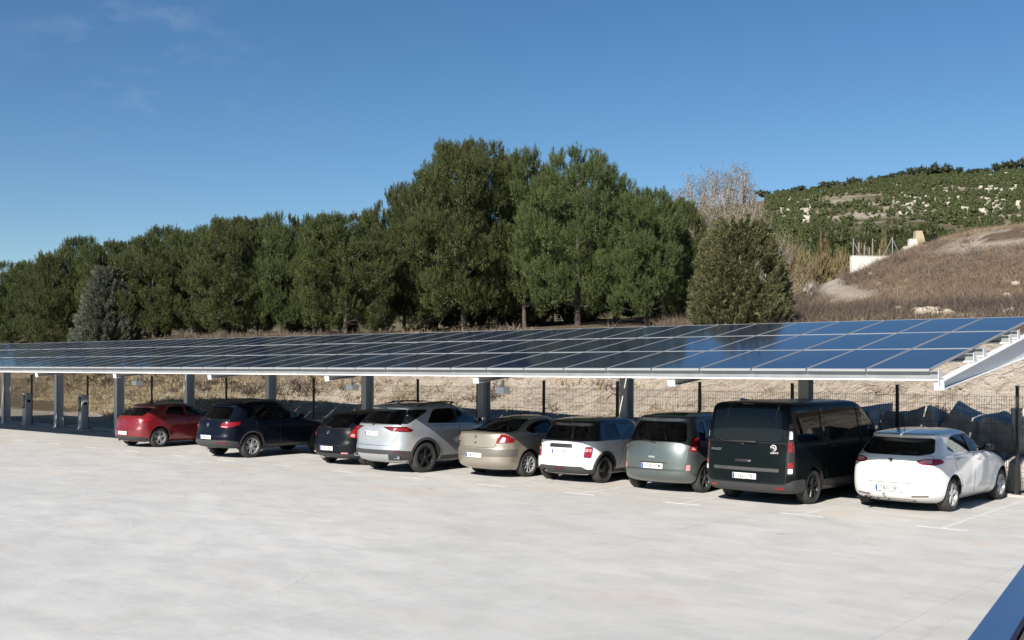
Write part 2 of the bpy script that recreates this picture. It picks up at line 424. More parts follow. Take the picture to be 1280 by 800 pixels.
M = {}
def make_materials():
    M['concrete'] = concrete_mat()
    M['earth'] = terrain_mat()
    M['kerb'] = solid('kerb_concrete', (0.42, 0.41, 0.39), 0.85, var=0.15, vscale=3)
    M['line'] = solid('road_paint', (0.615, 0.61, 0.585), 0.7, var=0.12, vscale=5)
    M['galv'] = solid('galvanised_steel', (0.33, 0.345, 0.355), 0.5, 0.25, var=0.10, vscale=5)
    M['white_steel'] = solid('pale_painted_steel', (0.70, 0.71, 0.72), 0.5, 0.0, var=0.05, vscale=3)
    M['alu'] = solid('aluminium_frame', (0.40, 0.41, 0.42), 0.45, 0.3)
    M['pv'] = pv_mat()
    M['backsheet'] = solid('panel_backsheet', (0.22, 0.225, 0.235), 0.6)
    M['fence'] = solid('black_coated_steel', (0.012, 0.013, 0.015), 0.45)
    M['rubber'] = solid('tyre_rubber', (0.035, 0.034, 0.033), 0.85, var=0.35, vscale=9)
    M['black'] = solid('black_plastic', (0.018, 0.018, 0.019), 0.5)
    M['greyplastic'] = solid('grey_plastic', (0.045, 0.046, 0.048), 0.6, var=0.12, vscale=5)
    M['under'] = solid('underbody', (0.008, 0.008, 0.008), 0.9)
    M['interior'] = solid('cabin_lining', (0.045, 0.045, 0.048), 0.85)
    M['seat'] = solid('seat_cloth', (0.085, 0.085, 0.09), 0.9, var=0.2, vscale=12)
    M['seat_light'] = solid('seat_cloth_grey', (0.16, 0.15, 0.14), 0.9, var=0.2, vscale=12)
    M['glass'] = glass_mat('clear_glass', (0.60, 0.65, 0.64))
    M['glass_mid'] = glass_mat('tinted_glass', (0.34, 0.37, 0.37))
    M['glass_dark'] = glass_mat('privacy_glass', (0.045, 0.05, 0.055))
    M['chrome'] = solid('chrome', (0.78, 0.79, 0.80), 0.14, 1.0)
    M['alloy'] = solid('silver_alloy', (0.50, 0.51, 0.52), 0.35, 0.25)
    M['alloy_dark'] = solid('dark_alloy', (0.035, 0.036, 0.038), 0.32, 0.4)
    M['alloy_grey'] = solid('grey_alloy', (0.22, 0.22, 0.23), 0.35, 0.7)
    M['red'] = solid('red_lens', (0.23, 0.010, 0.015), 0.12, coat=0.6)
    M['red_dark'] = solid('dark_red_lens', (0.09, 0.005, 0.008), 0.12, coat=0.6)
    M['white_lens'] = solid('clear_lens', (0.72, 0.72, 0.72), 0.12, coat=0.6)
    M['pink_lens'] = solid('pale_lens', (0.55, 0.24, 0.25), 0.12, coat=0.6)
    M['plate'] = solid('plate_white', (0.80, 0.80, 0.79), 0.4)
    M['ink'] = solid('plate_black', (0.015, 0.015, 0.015), 0.5)
    M['plate_blue'] = solid('plate_blue', (0.02, 0.07, 0.35), 0.4)
    M['pine'] = leaf_mat('pine_needles', (0.045, 0.063, 0.021), (0.073, 0.090, 0.028), (0.112, 0.125, 0.042), 0.08)
    M['cypress'] = leaf_mat('cypress_scales', (0.085, 0.095, 0.044), (0.16, 0.165, 0.078), (0.30, 0.275, 0.145))
    M['cypress_grey'] = leaf_mat('grey_cypress_scales', (0.10, 0.118, 0.082), (0.15, 0.168, 0.12), (0.20, 0.21, 0.165))
    M['oak'] = leaf_mat('holm_oak_leaves', (0.026, 0.034, 0.018), (0.042, 0.05, 0.026), None, 0.1)
    M['hillpine'] = leaf_mat('hill_pine_needles', (0.036, 0.047, 0.017), (0.066, 0.078, 0.025), (0.085, 0.092, 0.036), 0.1)
    M['scrub'] = leaf_mat('dry_scrub_stems', (0.17, 0.128, 0.092), (0.25, 0.19, 0.132), (0.31, 0.245, 0.165), 0.15)
    M['scrub_dark'] = leaf_mat('dark_scrub_stems', (0.085, 0.066, 0.054), (0.14, 0.11, 0.09), (0.12, 0.11, 0.065), 0.15)
    M['straw'] = leaf_mat('straw', (0.33, 0.255, 0.16), (0.45, 0.36, 0.235), (0.50, 0.42, 0.29), 0.2)
    M['greenbush'] = leaf_mat('shrub_leaves', (0.055, 0.065, 0.035), (0.085, 0.09, 0.05), None, 0.15)
    M['brownleaf'] = leaf_mat('brown_leaves', (0.16, 0.115, 0.06), (0.20, 0.16, 0.08), (0.11, 0.12, 0.05), 0.2)
    M['greytwig'] = leaf_mat('grey_twigs', (0.26, 0.235, 0.20), (0.36, 0.33, 0.29), None, 0.1)
    M['poplar_twig'] = leaf_mat('poplar_twigs', (0.16, 0.13, 0.10), (0.24, 0.20, 0.155), None, 0.1)
    M['bark'] = bark_mat('pine_bark', (0.05, 0.04, 0.034), (0.115, 0.092, 0.078))
    M['poplar_bark'] = bark_mat('poplar_bark', (0.22, 0.20, 0.17), (0.34, 0.31, 0.265))
    M['rock'] = solid('boulder_stone', (0.44, 0.42, 0.40), 0.9, var=0.4, vscale=2.6)
    M['pale_rock'] = solid('pale_limestone', (0.40, 0.345, 0.27), 0.95, var=0.2, vscale=2)
    M['limestone'] = solid('limestone', (0.41, 0.38, 0.325), 0.95, var=0.25, vscale=.15)
    M['soil'] = solid('dark_soil', (0.085, 0.066, 0.05), 0.95, var=0.35, vscale=9)
    M['whitewall'] = solid('white_render', (0.60, 0.575, 0.53), 0.9, var=0.16, vscale=0.9)
    M['ruin'] = solid('tan_masonry', (0.40, 0.33, 0.21), 0.95, var=0.2, vscale=2)
    M['wood'] = solid('grey_post', (0.24, 0.235, 0.225), 0.85, var=0.2, vscale=3)
    M['blue'] = solid('blue_sheet_metal', (0.030, 0.088, 0.205), 0.42, 0.0, var=0.06, vscale=1.2)
    M['charger'] = solid('charger_grey', (0.55, 0.56, 0.57), 0.4)
    M['screen'] = solid('dark_screen', (0.01, 0.011, 0.013), 0.15)
make_materials()

def paint(name, col, metal=0.0, rough=0.32, dirt=0.05, coat=0.8, spec=0.5):
    m, N, L, P = mat_new(name)
    o = N.new('ShaderNodeTexCoord').outputs['Object']
    d = nse(N, L, o, 3.0, 5, 0.6)
    s = N.new('ShaderNodeSeparateXYZ'); L.new(o, s.inputs[0])
    low = mth(N, L, 'MULTIPLY', rng(N, L, s.outputs['Z'], 0.6, 0.2, 0, 1), rng(N, L, d, 0.3, 0.7))   # road dirt on the sills
    f = mth(N, L, 'ADD', mth(N, L, 'MULTIPLY', low, dirt * 5), mth(N, L, 'MULTIPLY', rng(N, L, d, 0.4, 0.8), dirt))
    L.new(mixc(N, L, f, col, (0.30, 0.27, 0.23)), P.inputs['Base Color'])
    P.inputs['Metallic'].default_value = metal
    L.new(rng(N, L, d, 0.3, 0.7, rough, rough + 0.08), P.inputs['Roughness'])
    P.inputs['Coat Weight'].default_value = coat; P.inputs['Specular IOR Level'].default_value = spec
    P.inputs['Coat Roughness'].default_value = 0.05
    return m

# ------------------------------------------------------------------ terrain
def make_noise(seed, f0, octs=5, gain=0.5):
    g = np.random.default_rng(seed); T = []
    amp = 1.0; f = f0
    for _ in range(octs):
        for k in range(4):
            a = g.uniform(0, 2 * PI); ff = f * g.uniform(0.7, 1.4)
            T.append((math.cos(a) * ff, math.sin(a) * ff, g.uniform(0, 2 * PI), amp))
        amp *= gain; f *= 2.05
    def fn(x, y):
        s = 0
        for a, b, p, m in T: s = s + m * np.sin(a * x + b * y + p)
        return s / 4.0
    return fn
N_TOE = make_noise(3, 0.25, 4); N_BANK = make_noise(5, 0.55, 5, 0.55); N_HILL = make_noise(8, 0.10, 6, 0.5); N_FAR = make_noise(9, 0.012, 6, 0.55)

def sst(x):
    x = np.clip(x, 0, 1); return x * x * (3 - 2 * x)

RIDGE_X = [-600, -267, 0, 60, 95, 127, 150, 185, 212, 240, 266, 330, 600]
RIDGE_Z = [22, 32, 58, 74, 86, 94, 96, 100, 104, 105, 108, 116, 126]

def height(X, Y):
    X = np.asarray(X, float); Y = np.asarray(Y, float)
    r = X * ER.x + Y * ER.y; d = X * ED.x + Y * ED.y
    toe = 25.2 + 0.35 * N_TOE(r, d * 0) + 0.42 * np.maximum(0, -44 - r) ** 1.0 * (r > -70) + 0.42 * 26 * (r <= -70)
    u = (d - toe) / (7.0 + 0.25 * np.maximum(0, r + 12))
    bank = 3.75 * sst(u) + np.clip(u * 3, 0, 1) * (u < 1.3) * 0.20 * N_BANK(r * 1.2, d * 1.2) * np.clip((1.4 - u) * 2, 0, 1)
    plate = 0.09 * np.clip(d - 32, 0, 18) * sst((d - 30) / 5)
    a = (8.7 * sst((X - 13) / 27) + 0.10 * np.maximum(0, X - 39)) * sst((Y - 38) / 50)
    a = a * (1 - sst((Y - 90) / 60))
    base = bank + plate + a
    rough = np.clip((d - 33) / 6, 0, 1) * (0.16 * N_HILL(X * 3, Y * 3) + 0.25 * N_HILL(X, Y) * np.clip((d - 36) / 20, 0, 1))
    zr = np.interp(X / np.maximum(Y, 60) * 560, RIDGE_X, RIDGE_Z)
    t = (Y - 150) / 410.0
    far = np.where(t < 1, np.clip(t, 0, 1) ** 0.95, 1 - 0.35 * np.clip(t - 1, 0, 1)) * (zr - 7) + np.clip(t, 0, 1) * 2.2 * N_FAR(X, Y)
    z = base + rough + np.maximum(0, far)
    behind = np.clip(d - 24.6, 0, 1)
    return np.where(d > 24.6, z * behind, 0.0) - 0.03

def hz(X, Y): return float(height(np.array([X]), np.array([Y]))[0])

def px_hit(px, py, y0=30.0, y1=800.0):
    q = (px - 640) / FPX; Y = np.geomspace(y0, y1, 3000); z = height(q * Y, Y); zr = EYE + (460.6 + (px - 640) * 0.0027 - py) / FPX * Y
    i = np.argmax(z >= zr); return Vector((q * Y[i], Y[i], z[i]))
TRACK = [px_hit(*p) for p in ((1003, 352), (1022, 355), (1040, 361), (1060, 368), (1076, 373))]
SPOIL = px_hit(1252, 297)
def track_dist(x, y):
    best = np.full(np.shape(x), 1e9)
    for a, b in zip(TRACK, TRACK[1:]):
        ax, ay, bx, by = a.x, a.y, b.x, b.y; L2 = (bx - ax) ** 2 + (by - ay) ** 2 + 1e-6
        t = np.clip(((x - ax) * (bx - ax) + (y - ay) * (by - ay)) / L2, 0, 1)
        best = np.minimum(best, np.hypot(x - ax - t * (bx - ax), y - ay - t * (by - ay)))
    return best

def build_terrain():
    rs = np.concatenate([np.linspace(-1500, -160, 24), np.linspace(-150, -76, 50), np.arange(-75, 16, 0.34), np.linspace(17, 90, 50), np.linspace(110, 1500, 24)])
    ds = np.concatenate([np.linspace(-300, 20, 14), np.arange(24, 36, 0.22), np.arange(36, 70, 0.55), np.arange(70.8, 130, 1.3), np.arange(133, 420, 4.5), np.linspace(430, 900, 70), np.linspace(950, 2600, 16)])
    Rg, Dg = np.meshgrid(rs, ds)
    X = Rg * ER.x + Dg * ED.x; Y = Rg * ER.y + Dg * ED.y
    Z = height(X.ravel(), Y.ravel()).reshape(X.shape)
    n, k = X.shape
    V = np.stack([X, Y, Z], -1).reshape(-1, 3)
    i = np.arange(n * k).reshape(n, k)
    F = np.stack([i[:-1, :-1], i[:-1, 1:], i[1:, 1:], i[1:, :-1]], -1).reshape(-1, 4)
    me = np_mesh('ground', V, F, M['earth'], smooth=True)
    x, y, z = V.T; r, d = rd(x, y)
    col = np.zeros((len(V), 4), np.float32); col[:, 3] = 1
    nb = N_BANK(r * 0.7, d * 0.7)
    red = sst((33.0 + 0.8 * nb - d) / 1.6)
    # the upper left part of the bank is darker and overgrown
    red *= 1 - 0.95 * sst((-24 - r) / 18) * sst((z - 1.5 + 0.35 * nb) / 0.6)
    # a pale track and dumps of spoil on the right slope
    q = x / np.maximum(y, 1)
    tr = np.exp(-(track_dist(x, y) / 1.1) ** 2)
    tr2 = np.exp(-((y - 40.5 - 2 * nb) / 1.6) ** 2) * (q > 0.19) * (q < 0.30)
    sp = np.exp(-(((x - 16.2) / 2.2) ** 2 + ((y - 42) / 2.2) ** 2))
    sp2 = np.exp(-(((x - SPOIL.x) / 4.6) ** 2 + ((y - SPOIL.y) / 6.0) ** 2)) * (N_HILL(x * 4, y * 4) > -0.3)
    red = np.clip(np.maximum.reduce([red, tr, tr2, sp, sp2]), 0, 1)
    col[:, 0] = red
    col[:, 1] = sst((y - 105) / 50)
    elev = (z - EYE) / np.maximum(y, 1)
    col[:, 2] = np.clip(sst((elev - 0.125) / 0.02) * sst((q - 0.24) / 0.06) * (0.75 + 0.25 * (q > 0.29)), 0, 1)
    at = me.color_attributes.new('zone', 'FLOAT_COLOR', 'POINT')
    at.data.foreach_set('color', col.ravel())
    o = link(bpy.data.objects.new('ground', me)); tag(o, kind='structure')
build_terrain()

SITE = -ANG           # z rotation of things laid out in row / depth coordinates

def site_obj(name, me, z=0.0):
    o = bpy.data.objects.new(name, me); o.rotation_euler = (0, 0, SITE); o.location = (0, 0, z); return link(o)

def build_lot():
    mb = MB()
    mb.box((-95, -40, -0.4), (30, 25.0, 0.0))
    o = site_obj('car_park_slab', mb.mesh('car_park_slab', M['concrete'])); tag(o, kind='structure')
    k = MB(); k.box((-95, 23.86, 0.0), (30, 24.06, 0.05))
    o = site_obj('kerb', k.mesh('kerb', M['kerb'])); tag(o, kind='structure')
    # bay markings: a line down each side of a bay with a short bar across its open end
    for i in range(-1, 22):
        r = -5.977 - 2.493 * i
        m = MB(); t = 0.004
        m.box((r - 0.05, 18.45, 0.0005), (r + 0.05, 23.1, t)); m.box((r - 0.42, 18.34, 0.0005), (r + 0.42, 18.447, t))
        o = site_obj('bay_marking', m.mesh('bay_marking', M['line'])); tag(o, kind='structure')
build_lot()

# ------------------------------------------------------------------ solar carport
CP = dict(r1=-5.912, d0=17.551, z0=2.652, tilt=R(9.688), row=2.198, pitch=1.0526, dc=23.61, S=4.986, rB=-5.80, n=49)
def build_carport():
    ct, st = math.cos(CP['tilt']), math.sin(CP['tilt'])
    root = empty('solar_carport', W(-30, CP['dc'], 0), SITE)
    tag(root, 'long white steel carport roofed with three rows of solar panels over the parked cars', 'solar carport')
    O = Vector((-30, CP['dc'], 0))
    def put(o, r, d, z, tilt=True):
        o.location = Vector((r, d, z)) - O
        if tilt: o.rotation_euler = (CP['tilt'], 0, 0)
        o.parent = root; return o
    # panel mesh: local x along row, y up the slope, top face z = 0
    pw, pl = CP['pitch'] - 0.030, CP['row'] - 0.030
    mb = MB(); fw, th = 0.022, 0.04
    mb.box((0, 0, -th), (pw, fw + .012, 0), 1); mb.box((0, pl - fw - .012, -th), (pw, pl, 0), 1)
    mb.box((0, fw + .012, -th), (fw - .006, pl - fw - .012, 0), 1); mb.box((pw - fw + .006, fw + .012, -th), (pw, pl - fw - .012, 0), 1)
    mb.box((fw - .006, fw + .012, -0.012), (pw - fw + .006, pl - fw - .012, -0.0025), 0)
    mb.box((fw - .006, fw + .012, -0.018), (pw - fw + .006, pl - fw - .012, -0.0125), 2)
    pm = mb.mesh('solar_panel', [M['pv'], M['alu'], M['backsheet']])
    spots = []
    for c in range(CP['n']):
        for k in range(3):
            r = CP['r1'] - (c + 1) * CP['pitch'] + 0.015
            s = k * CP['row'] + 0.015
            spots.append((c, k, r, CP['d0'] + s * ct, CP['z0'] + s * st))
    first = spots[:100]; rest = spots[100:]
    rnd = random.Random(4)
    for c, k, r, d, z in first:
        o = bpy.data.objects.new('solar_panel', pm); link(o)
        put(o, r, d, z)
        o.rotation_euler = (CP['tilt'] + rnd.uniform(-0.002, 0.002), rnd.uniform(-0.002, 0.002), 0)
    big = MB()
    for c, k, r, d, z in rest:
        Mx = Matrix.Translation(Vector((r, d, z)) - O) @ Matrix.Rotation(CP['tilt'] + rnd.uniform(-0.002, 0.002), 4, 'X') @ Matrix.Rotation(rnd.uniform(-0.002, 0.002), 4, 'Y')
        base = len(big.v)
        big.v += [tuple(Mx @ Vector(v)) for v in mb.v]; big.f += [[base + i for i in f] for f in mb.f]; big.m += mb.m; big.sm += mb.sm
    o = big.build('distant_panels', [M['pv'], M['alu'], M['backsheet']], root); tag(o, kind='stuff')
    # purlins: light Z sections along the row
    L0 = CP['r1'] - CP['n'] * CP['pitch'] - 0.1; L1 = CP['r1'] + 0.13
    for i, s in enumerate((0.03, 1.86, 2.42, 4.05, 4.62, 6.42)):
        p = MB(); Ln = L1 - L0
        H = 0.15
        p.box((0, 0.0, -H), (Ln, 0.075, -H + 0.010)); p.box((0, 0.070, -H + 0.010), (Ln, 0.078, -0.008)); p.box((0, 0.012, -0.008), (Ln, 0.085, 0))
        p.box((0, -0.006, -H), (Ln, -0.0005, -H + 0.026), 1)
        p.hexa([(Ln, -0.06, -H - 0.03), (Ln + .008, -0.06, -H - 0.03), (Ln + .008, 0.14, -H - 0.03), (Ln, 0.14, -H - 0.03), (Ln, -0.035, 0.02), (Ln + .008, -0.035, 0.02), (Ln + .008, 0.115, 0.02), (Ln, 0.115, 0.02)], 1)
        o = p.build('purlin', [M['galv'], M['white_steel']], root)
        put(o, L0, CP['d0'] + s * ct + 0.042 * st, CP['z0'] + s * st - 0.042 * ct)
    # tapered I beams and columns
    db = CP['d0'] + 6.5 * ct
    for k in range(0, 11):
        r = CP['rB'] - k * CP['S']
        b = MB(); w = 0.16
        zt = lambda s: -0.205
        Ls = 6.5; prof = [(0.08, 0.13), (Ls * 0.86, 0.44), (Ls, 0.40)]
        # web and flanges in the local sloped frame (x along row, y up the slope)
        for (s0, h0), (s1, h1) in zip(prof, prof[1:]):
            a0, a1 = -0.205, -0.205
            b.hexa([(-0.006, s0, a0 - h0), (0.006, s0, a0 - h0), (0.006, s1, a1 - h1), (-0.006, s1, a1 - h1), (-0.006, s0, a0 - 0.012), (0.006, s0, a0 - 0.012), (0.006, s1, a1 - 0.012), (-0.006, s1, a1 - 0.012)])
            b.hexa([(-w / 2, s0, a0 - h0 - 0.012), (w / 2, s0, a0 - h0 - 0.012), (w / 2, s1, a1 - h1 - 0.012), (-w / 2, s1, a1 - h1 - 0.012), (-w / 2, s0, a0 - h0), (w / 2, s0, a0 - h0), (w / 2, s1, a1 - h1), (-w / 2, s1, a1 - h1)])
        b.box((-w / 2, 0.08, -0.217), (w / 2, Ls, -0.205))
        b.box((-w / 2, 0.066, -0.352), (w / 2, 0.0795, -0.195))
        o = b.build('beam', M['white_steel'], root); put(o, r, CP['d0'], CP['z0'])
        c = MB(); hw, hd = 0.11, 0.17
        ztop = CP['z0'] + (CP['dc'] - CP['d0']) * math.tan(CP['tilt']) - 0.62
        c.box((-hw, -hd, 0.02), (hw, -hd + 0.014, ztop)); c.box((-hw, hd - 0.014, 0.02), (hw, hd, ztop)); c.box((-0.006, -hd + 0.014, 0.02), (0.006, hd - 0.014, ztop))
        c.box((-hw + 0.02, -hd - 0.0, ztop), (hw - 0.02, hd, ztop + 0.05))
        c.box((-hw - 0.06, -hd - 0.06, 0.0), (hw + 0.06, hd + 0.06, 0.02))
        o = c.build('column', M['white_steel'], root); put(o, r, CP['dc'], 0.0, False)
        if k in (3, 5, 2):
            j = MB(); j.box((0.10, -0.1, -0.14), (0.34, 0.12, 0.0)); j.box((0.20, -0.02, 0.0), (0.24, 0.02, 0.16))
            o = j.build('junction_box', M['white_steel'], root); put(o, r, CP['d0'] + 0.75, CP['z0'] - 0.42, False)
build_carport()

# ------------------------------------------------------------------ fence
def build_fence():
    DF = 23.95
    root = empty('mesh_fence', W(-30, DF, 0.05), SITE)
    tag(root, 'tall black welded wire fence on a kerb behind the parked cars', 'fence')
    H = 2.02
    po = MB(); po.box((-0.03, -0.03, 0), (0.03, 0.03, 2.24)); po.box((-0.036, -0.036, 2.24), (0.036, 0.036, 2.262)); po.box((-0.09, -0.07, 0), (0.09, 0.07, 0.008))
    pm = po.mesh('post', M['fence'])
    pa = MB(); Lp = 2.506; t = 0.0026
    x = 0.05
    while x < Lp - 0.04:
        pa.box((x - t, -t, 0.05), (x + t, t, H + 0.06)); x += 0.05
    for z in (0.06, 0.26, 0.46, 0.66, 0.86, 1.06, 1.26, 1.46, 1.66, 1.86, 2.03):
        pa.box((0.03, t, z - 0.003), (Lp - 0.03, t + 0.006, z + 0.003))
    pam = pa.mesh('wire_panel', M['fence'])
    for i in range(-5, 24):
        r = -6.27 - 2.506 * i
        o = link(bpy.data.objects.new('post', pm), root); o.location = (r + 30, 0, 0)
        if i < 23:
            o = link(bpy.data.objects.new('wire_panel', pam), root); o.location = (r - Lp + 30, 0, 0)
build_fence()

def build_chargers():
    for (r, d, lab) in ((-48.5, 23.55, 'white charging pedestal with dark screen, farther from the red car'), (-43.5, 23.55, 'white charging pedestal with dark screen, nearer to the red car')):
        root = empty('charging_pedestal', W(r, d, 0), SITE)
        tag(root, lab, 'charging station', 'charging pedestals under the carport')
        b = MB(); b.rbox((0, 0, 0.75), (0.34, 0.30, 1.42), 0.02); b.box((-0.2, -0.18, 0), (0.2, 0.18, 0.04))
        b.build('housing', M['charger'], root)
        s = MB(); s.rbox((0, -0.152, 1.08), (0.26, 0.016, 0.62), 0.006); s.build('screen', M['screen'], root)
        k = MB(); k.rbox((0.172, 0.0, 1.10), (0.016, 0.15, 0.13), 0.006); k.build('socket', M['black'], root)
build_chargers()

def build_parapet():
    # low wall capped in blue sheet metal beside the viewpoint; runs nearly along the sunlight
    z = 0.55
    def g(px, py):
        Y = FPX * (EYE - z) / (py - 460.6 - (px - 640) * 0.0027); return Vector(((px - 640) * Y / FPX, Y, 0))
    a = g(1210, 800); b = g(1280, 706); c = g(1262, 800)
    u = (b - a).normalized(); n = Vector((u.y, -u.x, 0)); wd = (c - a).dot(n)
    root = empty('parapet_wall', a + n * wd / 2, math.atan2(u.y, u.x))
    tag(root, 'low wall with a plain blue sheet metal top at the lower right corner', 'wall')
    L0, L1 = -4.0, 6.0
    p = MB(); p.box((L0, -wd / 2 + 0.05, 0), (L1, wd / 2 - 0.05, z - 0.04)); p.build('masonry', M['kerb'], root)
    q = MB()
    for i in range(5):
        x0 = L0 + 2.0 * i
        q.box((x0 + 0.002, -wd / 2, z - 0.0395), (x0 + 1.998, wd / 2, z)); q.box((x0 + 0.002, -wd / 2 - 0.004, z - 0.09), (x0 + 1.998, -wd / 2, z - 0.002))
    q.build('coping', M['blue'], root)
    e = MB(); e.box((L0, -wd / 2 - 2.6, 0.006), (L1, -wd / 2 - 0.02, z - 0.10))
    o = e.build('planting_bed', M['soil']); o.location = root.location; o.rotation_euler = root.rotation_euler; tag(o, kind='structure')
build_parapet()

# ------------------------------------------------------------------ cars
def pchip(xs, ys):
    xs = np.asarray(xs, float); ys = np.asarray(ys, float)
    h = np.diff(xs); dl = np.diff(ys) / h
    m = np.zeros(len(xs))
    for i in range(1, len(xs) - 1):
        if dl[i - 1] * dl[i] > 0:
            w1 = 2 * h[i] + h[i - 1]; w2 = h[i] + 2 * h[i - 1]
            m[i] = (w1 + w2) / (w1 / dl[i - 1] + w2 / dl[i])
    m[0] = dl[0]; m[-1] = dl[-1]
    def f(x):
        x = min(max(x, xs[0]), xs[-1])
        i = min(int(np.searchsorted(xs, x, 'right')) - 1, len(xs) - 2)
        t = (x - xs[i]) / h[i]
        return ((2 * t - 3) * t * t + 1) * ys[i] + ((t - 2) * t + 1) * t * h[i] * m[i] + (3 - 2 * t) * t * t * ys[i + 1] + (t - 1) * t * t * h[i] * m[i + 1]
    return f

def round_poly(pts, r=0.04, n=4, step=0.05):
    P = [Vector((p[0], p[1])) for p in pts]; out = []; k = len(P)
    for i in range(k):
        p, a, b = P[i], P[i - 1], P[(i + 1) % k]
        rr = pts[i][2] if len(pts[i]) > 2 else r
        la, lb = (a - p).length, (b - p).length
        ra = min(rr, la * 0.45); rb = min(rr, lb * 0.45)
        s = p + (a - p).normalized() * ra; e = p + (b - p).normalized() * rb
        for j in range(n + 1):
            t = j / n; out.append(s * (1 - t) ** 2 + p * 2 * t * (1 - t) + e * t * t)
    res = []
    for i in range(len(out)):
        a, b = out[i], out[(i + 1) % len(out)]
        L = (b - a).length; m = max(1, int(L / step))
        for j in range(m): res.append(a.lerp(b, j / m))
    cl = [res[0]]
    for p in res[1:]:
        if (p - cl[-1]).length > 0.004: cl.append(p)
    if (cl[0] - cl[-1]).length < 0.004: cl.pop()
    return cl

def inside(poly, x, y):
    c = False; n = len(poly); j = n - 1
    for i in range(n):
        xi, yi = poly[i].x, poly[i].y; xj, yj = poly[j].x, poly[j].y
        if (yi > y) != (yj > y) and x < (xj - xi) * (y - yi) / (yj - yi) + xi: c = not c
        j = i
    return c

def area2(poly): return sum(poly[i - 1].x * poly[i].y - poly[i].x * poly[i - 1].y for i in range(len(poly)))

